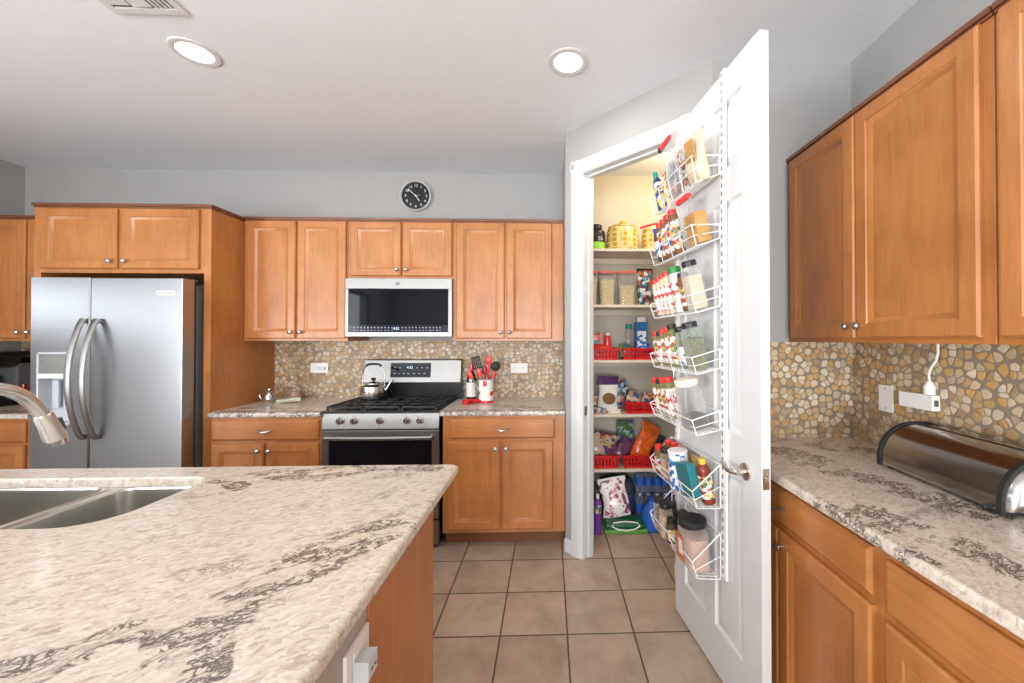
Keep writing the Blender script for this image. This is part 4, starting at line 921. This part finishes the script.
# top basket
RJ(0, .010, 'sauce_bottle', 'tall bottle with green cap and yellow navy label, top door basket', r=.022, h=.195, body='navy', cap='teal', lab='lab_yb', capr=.013, caph=.03, lz=(.05, .85))
z0 = BK[0][2] + .02
def RP(i, s, name, label, cat, w_, h, th, mat, lean=13, off=.06, spin=0, dz=.02, **k):
    return pouch(name, label, cat, dpos(s, off, BK[i][2] + dz), (math.radians(lean), math.radians(spin), TH), w_, h, th, mat, **k)
t = RP(0, .215, 'zip_bag', 'large clear zip bag with red clip in the top door basket', 'bag', .185, .265, .062, 'clearbag', spin=-4, top='clearbag')
MB().box(-.075, .030, -.012, .012, .258, .278, .004).build('red_clip', 'redl', t); MB().box(-.098, -.075, -.012, .012, .256, .280, .004).build('clip_hinge', 'blackcap', t)
for j, (s_, m_, lb, o_) in enumerate(((.130, 'lab_multi', 'seasoning packet with red and green print, left in the clear zip bag', .062), (.190, 'pk_blue', 'black and white packet in the middle of the clear zip bag', .070), (.250, 'lab_multi2', 'packet with gold and navy print, right in the clear zip bag', .062))):
    carton('seasoning_packet', lb, 'packet', dpos(s_, o_, z0 + .01), (math.radians(13), math.radians(-8 + 6 * j), TH), .050, .016, .145 + .012 * j, m_)
t = RP(0, .372, 'flour_bag', 'clear bag of tan flour leaning right in the top door basket', 'bag', .145, .190, .060, 'spice3', spin=10)
MB().box(-.03, .05, -.033, -.028, .08, .165, .002).build('brown_label', 'tan', t)
# second basket
RJ(1, .008, 'spice_bottle', 'spice bottle with blue cap and white label, second door basket', r=.020, h=.140, body='spice4', cap='bluecap', lab='lab_blue', caph=.026)
for j, (s_, m_, c_, h_, lb) in enumerate(((.058, 'lab_multi2', 'redl', .150, 'spice bottle with navy and white label, farthest red cap of second basket'), (.108, 'lab_multi', 'redl', .155, 'spice bottle with green and red label beside the middle red caps, second basket'), (.158, 'lab_multi2', 'redl', .160, 'spice bottle with gold band label, third red cap in the second basket'), (.208, 'lab_multi', 'redl', .165, 'spice bottle with red label touching the clear bag, second basket'))):
    RJ(1, s_, 'spice_bottle', lb, r=.021, h=h_, body='spice1', cap=c_, lab=m_, lz=(.1, .85))
t = RP(1, .318, 'zip_bag', 'crumpled clear bag with red clip in the second door basket', 'bag', .12, .200, .05, 'clearbag')
MB().box(-.05, .055, -.012, .012, .195, .217, .004).build('red_clip', 'redl', t)
carton('wood_block', 'tan wooden block at the near end of the second door basket', 'block', dpos(.388, .062, BK[1][2] + .018), (math.radians(14), 0, TH), .085, .055, .125, 'tan')
# third basket
for j, (s_, h_, lb) in enumerate(((.004, .150, 'farthest red-capped beige shaker in the third door basket'), (.052, .155, 'second red-capped beige shaker from the hinge, third door basket'), (.100, .160, 'third red-capped beige shaker from the hinge, third door basket'), (.148, .165, 'fourth red-capped beige shaker from the hinge, third door basket'))):
    RJ(2, s_, 'spice_shaker', lb, r=.022, h=h_, body='spice3', cap='redl', lab='lab_red', lz=(.1, .8))
RJ(2, .232, 'spice_shaker', 'taller white shaker with green cap in the third door basket', r=.028, h=.205, body='paperw', cap='greencap', lab='lab_red', capr=.027, caph=.028, lz=(.25, .8))
RJ(2, .300, 'spice_jar', 'small brown spice jar between green cap and black lid, third basket', r=.024, h=.140, body='spice1', cap='blackcap', lab='lab_multi', caph=.018)
RJ(2, .375, 'glass_jar', 'square jar of cream powder with black lid, third door basket', r=.041, h=.205, body='spice3', cap='blackcap', capr=.029, shell='clear', depth=.066, p=5, caph=.024)
# fourth basket
for j, (s_, h_, c_, m_, lb) in enumerate(((.002, .140, 'redl', 'lab_multi', 'farthest red-capped herb shaker in the fourth door basket'), (.048, .140, 'blackcap', 'lab_red', 'black-capped herb shaker near the hinge in the fourth basket'), (.096, .150, 'redl', 'lab_multi', 'red-capped herb shaker in the middle of the fourth basket'), (.146, .155, 'redl', 'lab_red', 'red-capped shaker beside the black lids in the fourth basket'), (.200, .165, 'blackcap', 'lab_multi', 'narrow jar with herb label and black cap, fourth basket'))):
    RJ(3, s_, 'herb_shaker', lb, r=.022, h=h_, body='spice2', cap=c_, lab=m_, lz=(.1, .85))
RJ(3, .290, 'glass_jar', 'tall jar with black lid and white blue label, fourth door basket', r=.030, h=.185, body='spice2', cap='blackcap', lab='lab_blue', shell='greenglass', capr=.028, lz=(.1, .6))
RJ(3, .375, 'glass_jar', 'large green tinted glass jar with black lid, fourth door basket', r=.041, h=.200, body='spice2', cap='blackcap', shell='greenglass', capr=.031, depth=.072, p=4, fill=.95)
# fifth basket
for j, (s_, h_, c_, m_, lb) in enumerate(((.002, .150, 'redl', 'lab_red', 'farthest red-capped pepper shaker in the fifth door basket'), (.054, .150, 'blackcap', 'lab_multi', 'green labelled shaker with black cap in the fifth basket'), (.106, .160, 'redl', 'lab_multi', 'middle red-capped shaker in the fifth door basket'), (.160, .165, 'redl', 'lab_red', 'red-capped white shaker behind the cream lid, fifth basket'))):
    RJ(4, s_, 'pepper_shaker', lb, r=.024, h=h_, body='spice2', cap=c_, lab=m_, lz=(.1, .85))
RJ(4, .350, 'glass_jar', 'big clear glass jar with cream lid and label, fifth door basket', r=.063, h=.210, body='spice4', cap='cream', shell='clear', capr=.048, depth=.092, p=3.5, fill=.35, caph=.026)
t = carton('seed_packet', 'white printed packet in front of the clear jar, fifth basket', 'packet', dpos(.225, .076, BK[4][2] + .019), (math.radians(18), 0, TH), .050, .014, .135, 'lab_red')
# sixth basket
RJ(5, .012, 'spice_shaker', 'red-capped shaker nearest the hinge, outer row of sixth basket', lean=6, off=.082, r=.023, h=.140, body='spice1', cap='redl', lab='lab_multi')
RJ(5, .030, 'spice_shaker', 'red-capped shaker nearest the hinge, inner row of sixth basket', lean=4, off=.036, r=.022, h=.165, body='spice1', cap='redl', lab='lab_red')
RJ(5, .088, 'spice_shaker', 'middle red-capped shaker, inner row of the sixth door basket', lean=4, off=.034, r=.022, h=.170, body='ochre', cap='redl', lab='lab_multi')
RJ(5, .150, 'spice_shaker', 'right red-capped shaker, inner row of the sixth door basket', lean=4, off=.036, r=.023, h=.165, body='spice3', cap='redl', lab='lab_red')
RJ(5, .092, 'spice_jar', 'tan spice jar with black cap, outer row of the sixth basket', lean=6, off=.080, r=.027, h=.145, body='ochre', cap='blackcap', shell='clear', capr=.022)
t = RJ(5, .225, 'salt_canister', 'white and blue round salt canister in the sixth basket', lean=5, off=.078, r=.046, h=.172, body='lab_blue', cap='paperw', capr=.044, caph=.008, p=2)
carton('tea_box', 'teal box with white emblem leaning in the sixth door basket', 'box', dpos(.345, .086, BK[5][2] + .020), (math.radians(8), math.radians(-12), TH), .120, .036, .138, plain('teal_card', (.01, .17, .20), .4), None, None)
_tb = [o for o in bpy.data.objects if o.name == 'tea_box'][0]
MB().lathe([(.020, .0153), (.020, .0163), (0, .0163)], (-.005, 0, .065), 24, 'y').build('round_emblem', 'paperw', _tb)
RJ(5, .395, 'hot_sauce_bottle', 'dark red bottle with orange cap in the sixth door basket', lean=10, off=.034, r=.026, h=.185, body=plain('brick_red_sauce', (.22, .04, .02), .2), cap='yellowcap', lab='lab_multi', capr=.014)
RP(5, .265, 'spice_bag', 'ochre spice bag against the door in the sixth basket', 'bag', .10, .155, .035, 'ochre', lean=0, off=.030, dz=.012)
# seventh basket
RJ(6, .015, 'spice_jar', 'black-lidded brown jar nearest the hinge, outer row, bottom basket', lean=4, off=.086, r=.029, h=.155, body='spice1', cap='blackcap', shell='clear')
RJ(6, .095, 'spice_jar', 'tan jar with black lid, middle of the outer row, bottom basket', lean=4, off=.086, r=.032, h=.160, body='ochre', cap='blackcap', shell='clear', lab=None)
RJ(6, .155, 'spice_jar', 'short dark jar with black lid between tan jar and big jar', lean=2, off=.090, r=.022, h=.115, body='spice4', cap='blackcap', lab='lab_yb')
RJ(6, .170, 'spice_jar', 'brown jar with black lid against the door, bottom basket', lean=2, off=.036, r=.026, h=.150, body='spice1', cap='blackcap', shell='clear')
RJ(6, .050, 'spice_jar', 'dark jar with black lid in the inner row near hinge, bottom basket', lean=2, off=.036, r=.024, h=.140, body='spice4', cap='blackcap')
t = RJ(6, .335, 'salt_jar', 'big clear jar of pink salt with wide black lid, bottom basket', lean=4, off=.066, r=.080, h=.195, body='pinkp', cap='blackcap', shell='clear', capr=.058, depth=.100, p=3, caph=.026)
MB().box(-.062, .010, -.0535, -.0515, .015, .125).build('orange_label', plain('orange_label_print', (.55, .16, .05), .5), t); MB().box(-.030, .005, -.0545, -.0535, .045, .108).build('white_label', 'paperw', t)
# ------------------------------------------------------------------ pantry shelves
for i, z in enumerate((2.069, 1.644, 1.226, .816, .403)):
    t = thing('pantry_shelf', ['topmost', 'second', 'third', 'fourth', 'lowest'][i] + ' cream painted shelf in the pantry', 'shelf', (0, 0, 0), 0, 'pantry shelves')
    MB().box(.222, R - .002, 2.95, D - .001, z - .020, z, .002).build('board', 'shelf', t)
    MB().box(.222, R - .002, D - .020, D - .001, z - .065, z - .0205, .002).build('cleat', 'shelf', t)
def px(p, y=3.03): return y * math.tan(math.atan((p - CX) / FL) - YAW)
ZA, ZB, ZC, ZD, ZE = [z + .0005 for z in (2.069, 1.644, 1.226, .816, .403)]
# top shelf
t = jar('supplement_bottle', 'black supplement bottle with lime green label band on top pantry shelf', 'bottle', (px(597), 3.06, ZA), (0, 0, 0), .068, .205, 'blackcap', 'blackcap', None, capr=.042, caph=.035, p=2)
MB().lathe([(.0688, .012), (.0688, .062)], (0, 0, 0), 32, cap=False).build('green_band', plain('lime_green_label', (.30, .62, .06), .5), t)
text('lettering', 'SS', .042, 'paperw', t, (.022, -.0690, .085), (PI / 2, 0, .15))
def pot(label, x, y, r, h, lidknob=True):
    t = thing('cookie_jar', label, 'jar', (x, y, ZA))
    MB().lathe([(r * .8, 0), (r * .97, .02), (r, h * .5), (r * .95, h * .85), (r * .86, h)], (0, 0, 0), 32, sy=.8).build('body', 'cookie', t)
    MB().lathe([(r * .90, h + .0005), (r * .88, h + .008), (r * .6, h + .022), (0, h + .030)], (0, 0, 0), 32, sy=.8).build('lid', 'cookie', t)
    if lidknob: MB().lathe([(.010, h + .026), (.012, h + .034), (.024, h + .044), (.020, h + .056), (0, h + .060)], (0, 0, 0), 16).build('lid_knob', 'yellowcap', t)
    return t
pot('yellow checked ceramic jar with knob lid on the top pantry shelf', px(623.5), 3.07, .128, .185)
t = pot('yellow checked ceramic jar with red handle, behind the door rack', px(654.5), 3.075, .088, .170, False)
MB().tube([(-.11, -.03, .182), (-.05, -.05, .198), (.02, -.05, .215)], .008, 10).build('handle', 'red', t)
# second shelf
M['lidred'] = plain('translucent_red_lid', (.62, .13, .08), .35)
def canister(label, x, w_, fill):
    t = thing('food_container', label, 'container', (x, 3.055, ZB)); hgt = .245
    MB().loops([sq(w_ * f, w_ * f * .9, 4, 28, z) for f, z in ((.74, 0), (.78, .006), (1, hgt))]).build('tub', 'clear', t)
    MB().loops([sq(w_ * f * .95, w_ * f * .86, 4, 28, z) for f, z in ((.77, .004), (.78 + .2 * fill, hgt * fill))]).build('contents', 'oat', t)
    MB().loops([sq(w_ * f, w_ * f * .9, 4, 28, z) for f, z in ((1.02, hgt + .0005), (1.05, hgt + .004), (1.05, hgt + .014), (.98, hgt + .018))]).build('lid', 'lidred', t)
canister('clear food container with red lid cut off by the left door jamb', px(590), .125, .85)
canister('middle clear food container with red lid, nearly half full', px(607), .135, .80)
canister('right clear food container with red lid, filled low, beside the foil bag', px(627), .145, .62)
pouch('snack_bag', 'black foil bag with blue and red print on second pantry shelf', 'bag', (px(645), 3.04, ZB), (0, 0, .15), .13, .285, .07, 'pk_blue', top='blackcap')
# red baskets
def red_basket(label, x, z, w_=.235, d_=.20, h=.085, y=3.065):
    t = thing('plastic_basket', label, 'basket', (x, y, z), 0, 'red plastic baskets'); mb = MB(); fl = .88
    def wall(p0, p1, q0, q1, nslots):  # bottom corners p, top corners q
        for a, b_ in ((0, .22), (.80, 1.0), (.46, .56)):
            P = [p0.lerp(q0, a), p1.lerp(q1, a), p1.lerp(q1, b_), p0.lerp(q0, b_)]
            nrm = (p1 - p0).cross(q0 - p0).normalized() * .0025
            mb.loops([[v - nrm for v in P], [v + nrm for v in P]])
        for k in range(nslots + 1):
            u0 = k / nslots; e = .30 / nslots; a0, a1 = max(0, u0 - e), min(1, u0 + e)
            bl, br_, tl, tr_ = p0.lerp(p1, a0), p0.lerp(p1, a1), q0.lerp(q1, a0), q0.lerp(q1, a1)
            nrm = (p1 - p0).cross(q0 - p0).normalized() * .002
            P = [bl, br_, tr_, tl]; mb.loops([[v - nrm for v in P], [v + nrm for v in P]])
    B = [Vector((-w_ / 2 * fl, -d_ / 2 * fl, .001)), Vector((w_ / 2 * fl, -d_ / 2 * fl, .001)), Vector((w_ / 2 * fl, d_ / 2 * fl, .001)), Vector((-w_ / 2 * fl, d_ / 2 * fl, .001))]
    T_ = [Vector((-w_ / 2, -d_ / 2, h)), Vector((w_ / 2, -d_ / 2, h)), Vector((w_ / 2, d_ / 2, h)), Vector((-w_ / 2, d_ / 2, h))]
    for k in range(4): wall(B[k], B[(k + 1) % 4], T_[k], T_[(k + 1) % 4], 9 if k % 2 == 0 else 7)
    for k in range(4): mb.tube([T_[k], T_[(k + 1) % 4]], .0045, 8)
    mb.box(-w_ / 2 * fl, w_ / 2 * fl, -d_ / 2 * fl, d_ / 2 * fl, .0005, .003); mb.build('body', 'red', t); return t
red_basket('red slotted basket at the left of the third pantry shelf', px(602), ZC, .245)
red_basket('red slotted basket at the right of the third pantry shelf', px(637), ZC, .250)
red_basket('red slotted basket on the fourth pantry shelf beside the purple pouch', px(639), ZD, .230)
red_basket('red slotted basket at the left of the lowest pantry shelf', px(602), ZE, .250, h=.095)
red_basket('red slotted basket under the orange bag on the lowest shelf', px(638), ZE, .260, h=.095)
e_ = .006
carton('juice_box', 'small red and teal box at the left of the third pantry shelf', 'box', (px(597), 3.10, ZC + e_), (0, 0, 0), .055, .05, .185, 'redl', None, plain('blue_grey_print', (.15, .30, .36), .5))
carton('cream_box', 'small salmon box between red boxes on the third pantry shelf', 'box', (px(602.5), 3.12, ZC + e_), (0, 0, 0), .030, .05, .205, plain('salmon_card', (.65, .28, .20), .5))
jar('ketchup_bottle', 'short red bottle with white cap on the third pantry shelf', 'bottle', (px(608.5), 3.08, ZC + e_), (0, 0, 0), .025, .200, 'redl', 'paperw', None, caph=.02)
pouch('red_pouch', 'red pouch lying on top of the left basket, third shelf', 'bag', (px(603), 3.02, ZC + .075), (-.9, 0, .1), .15, .07, .03, 'redl')
t = carton('drink_carton', 'blue and white carton with white cap panel on third pantry shelf', 'carton', (px(642.5), 3.09, ZC + e_), (0, 0, 0), .092, .07, .285, plain('blue_card', (.02, .13, .38), .4)); 
MB().box(-.034, .034, -.0365, -.035, .09, .215).build('white_label', 'lab_blue', t); MB().box(-.034, .034, -.025, .025, .2855, .325, .003).build('cap_panel', 'paperw', t)
jar('shampoo_bottle', 'teal capped clear bottle beside the blue carton', 'bottle', (px(630.5), 3.10, ZC + e_), (0, 0, 0), 0.027, .270, 'teal', 'teal', None, shell='clear', fill=.35, caph=.035, capr=.025)
pouch('blue_bag', 'bright blue pouch lying in the right basket of third shelf', 'bag', (px(646), 3.04, ZC + .055), (-.5, 0, .1), .10, .075, .04, 'blue')
carton('teal_packet', 'small white and teal packet in the right basket, third shelf', 'packet', (px(626), 3.03, ZC + .02), (-.15, 0, 0), .10, .02, .105, 'pk_green')
# fourth shelf
t = pouch('rice_pouch', 'white stand-up pouch with purple top and brown window', 'bag', (px(608), 3.03, ZD), (-.06, 0, .05), .165, .275, .075, 'paperw', None, 'spice1')
MB().loops([sq(.166, .046, 3, 24, .215, 0, 0), sq(.170, .012, 3, 24, .28, 0, 0)]).build('purple_top', plain('plum_print', (.07, .015, .11), .35, var=.3), t)
carton('small_card_box', 'small red and brown box behind the rice pouch, left', 'box', (px(596), 3.09, ZD), (0, 0, 0), .045, .05, .12, 'pk_mix')
pouch('candy_bag', 'small orange and gold packets at the foot of the rice pouch', 'bag', (px(600), 2.975, ZD), (-.5, 0, .1), .11, .055, .03, 'pk_snack')
pouch('flat_packet', 'cream packet lying in front of the rice pouch', 'bag', (px(613), 2.972, ZD + .002), (-.9, 0, -.1), .10, .045, .02, 'cream')
pouch('snack_package', 'orange and blue snack package heaped on the fourth shelf basket', 'bag', (px(634), 3.05, ZD + .06), (-.35, .4, 0), .15, .10, .05, 'pk_snack')
pouch('black_package', 'black foil package behind the snacks, fourth pantry shelf', 'bag', (px(626), 3.12, ZD + .05), (-.1, -.3, 0), .16, .19, .05, 'pk_blue')
pouch('dark_package', 'dark wrapped package at right of the fourth shelf basket', 'bag', (px(646), 3.06, ZD + .05), (-.1, .3, 0), .10, .10, .05, 'pk_mix')
# lowest shelf
pouch('chips_bag', 'pale pink and gold bag heaped on the left basket', 'bag', (px(603), 3.05, ZE + .07), (-.3, .25, 0), .20, .18, .07, 'pk_mix', bulge=.5)
pouch('bread_bag', 'beige bread bag at the far left of the lowest shelf', 'bag', (px(597), 3.03, ZE + .09), (-.2, -.3, 0), .13, .16, .06, plain('beige_bag_film', (.55, .43, .33), .3, coat=.5))
pouch('purple_bag', 'crumpled purple bag between both lowest shelf baskets', 'bag', (px(618), 3.04, ZE + .06), (-.3, .7, 0), .13, .17, .06, plain('plum_film', (.12, .04, .10), .25, coat=.6, var=.4, sc=40))
pouch('orange_bag', 'shiny orange bag leaning right on the lowest pantry shelf', 'bag', (px(638), 3.05, ZE + .04), (-.15, .45, 0), .16, .30, .08, 'orange')
carton('green_box', 'green and blue box standing behind the orange bag', 'box', (px(628), 3.15, ZE + .004), (0, 0, 0), .135, .05, .32, 'pk_green')
pouch('dark_bag', 'dark bag behind the orange bag at the door rack', 'bag', (px(657), 3.12, ZE + .05), (-.1, .3, 0), .10, .17, .05, 'fabric')
# pantry floor
t = jar('cleaner_bottle', 'purple bottle with orange label standing at the left jamb', 'bottle', (px(597.5, 2.80), 2.80, .0005), (0, 0, 0), .026, .28, 'purple', 'paperw', None, capr=.012, caph=.03, p=2)
MB().lathe([(.0265, .15), (.0265, .21)], (0, 0, 0), 20, cap=False).build('orange_label', 'pk_snack', t)
t = pouch('detergent_bag', 'white and pink printed bag leaning on the pantry floor', 'bag', (px(618, 2.90), 2.91, .07), (-.16, .0, .02), .21, .275, .06, 'pk_pink', top='paperw')
t.rotation_euler = (-.20, -.16, 0)
t = thing('green_case', 'flat green plastic case with white loop handle on pantry floor', 'case', (px(624, 2.86), 2.87, .0005))
MB().box(-.155, .155, -.085, .085, 0, .028, .006).build('base', plain('lime_plastic', (.10, .30, .05), .4), t); MB().box(-.145, .145, -.075, .08, .0285, .065, .012).build('lid', plain('dark_green_plastic', (.01, .09, .04), .35), t)
MB().tube([(-.10, -.080, .052), (-.06, -.088, .034), (0, -.092, .028), (.06, -.088, .034), (.10, -.080, .052), (.085, -.06, .068), (0, -.045, .070), (-.085, -.06, .068)], .005, 8, True).build('handle', 'paperw', t)
t = thing('backpack', 'dark blue backpack standing behind the white pink bag', 'bag', (px(617, 3.05), 3.09, .0005))
MB().loops([sq(.30 * a, .22 * a2, 3, 28, z) for a, a2, z in ((.85, .85, 0), (1, 1, .03), (1, 1, .26), (.9, .85, .36), (.6, .5, .395), (.3, .2, .40))] if False else [sq(.28 * a, .20 * a2, 3, 28, z) for a, a2, z in ((.85, .85, 0), (1, 1, .03), (1, 1, .22), (.9, .85, .28), (.6, .5, .305), (.3, .2, .31))]).build('body', 'fabric', t)
MB().tube([(-.08, -.03, .27), (-.06, -.05, .32), (0, -.06, .335), (.06, -.05, .32), (.08, -.03, .27)], .007, 8).build('strap', 'rubber', t)
MB().box(-.10, .10, -.115, -.095, .05, .20, .012).build('pocket', 'navy', t)
def water_bottle(x, y, z, label):
    t = thing('water_bottle', label, 'bottle', (x, y, z), 0, 'bottles in the blue water pack')
    MB().lathe([(.026, 0), (.031, .006), (.031, .14), (.024, .165), (.012, .185)], (0, 0, 0), 14).build('bottle', 'bluewater', t)
    MB().lathe([(.0135, .183), (.0135, .197), (0, .198)], (0, 0, 0), 12).build('cap', 'paperw', t)
    MB().lathe([(.0315, .06), (.0315, .12)], (0, 0, 0), 14, cap=False).build('label_wrap', 'blue', t)
for lv in range(2):
    for j in range(5):
        for k in range(2):
            if k == 1 and j in (1, 2): continue
            water_bottle(.70 + j * .066, 3.02 + k * .066 , .0005 + lv * .2, 'clear water bottle in blue wrap stacked on the pantry floor')
t = thing('blue_jug', 'bright blue round plastic jug on the pantry floor', 'jug', (px(651, 2.86), 2.86, .0005))
MB().lathe([(.060, 0), (.070, .012), (.070, .11), (.055, .15), (.024, .19), (.022, .21)], (0, 0, 0), 28).build('body', 'blue', t)
MB().lathe([(.025, .211), (.025, .235), (0, .237)], (0, 0, 0), 16).build('cap', 'bluecap', t)
t = thing('tool_box', 'black box with silver bottles heap at left of the backpack', 'box', (px(589, 3.02), 3.09, .0005))
MB().box(-.07, .07, -.10, .10, 0, .20, .008).build('body', 'rubber', t); MB().box(-.072, .072, -.102, .102, .2005, .235, .008).build('lid', 'dgrey', t)
MB().box(-.03, .03, -.104, -.100, .17, .22, .003).build('latch', 'nickel', t)
# pantry ceiling lamp
t = thing('pantry_lamp', 'round white lamp on the pantry ceiling', 'ceiling light', (.95, 2.60, H))
MB().lathe([(.11, -.001), (.115, -.02), (.10, -.03)], (0, 0, 0), 28, cap=False).build('ring', 'white', t); MB().lathe([(.10, -.03), (.07, -.06), (0, -.075)], (0, 0, 0), 28, cap=False).build('globe', emit('pantry_lamp_glass', (1, .80, .50), 5), t)
l = bpy.data.lights.new('pantry_lamp_light', 'POINT'); l.energy = 20; l.color = (1, .80, .52); l.shadow_soft_size = .07
o = bpy.data.objects.new('pantry_lamp_light', l); C.objects.link(o); o.location = (.95, 2.60, H - .15)
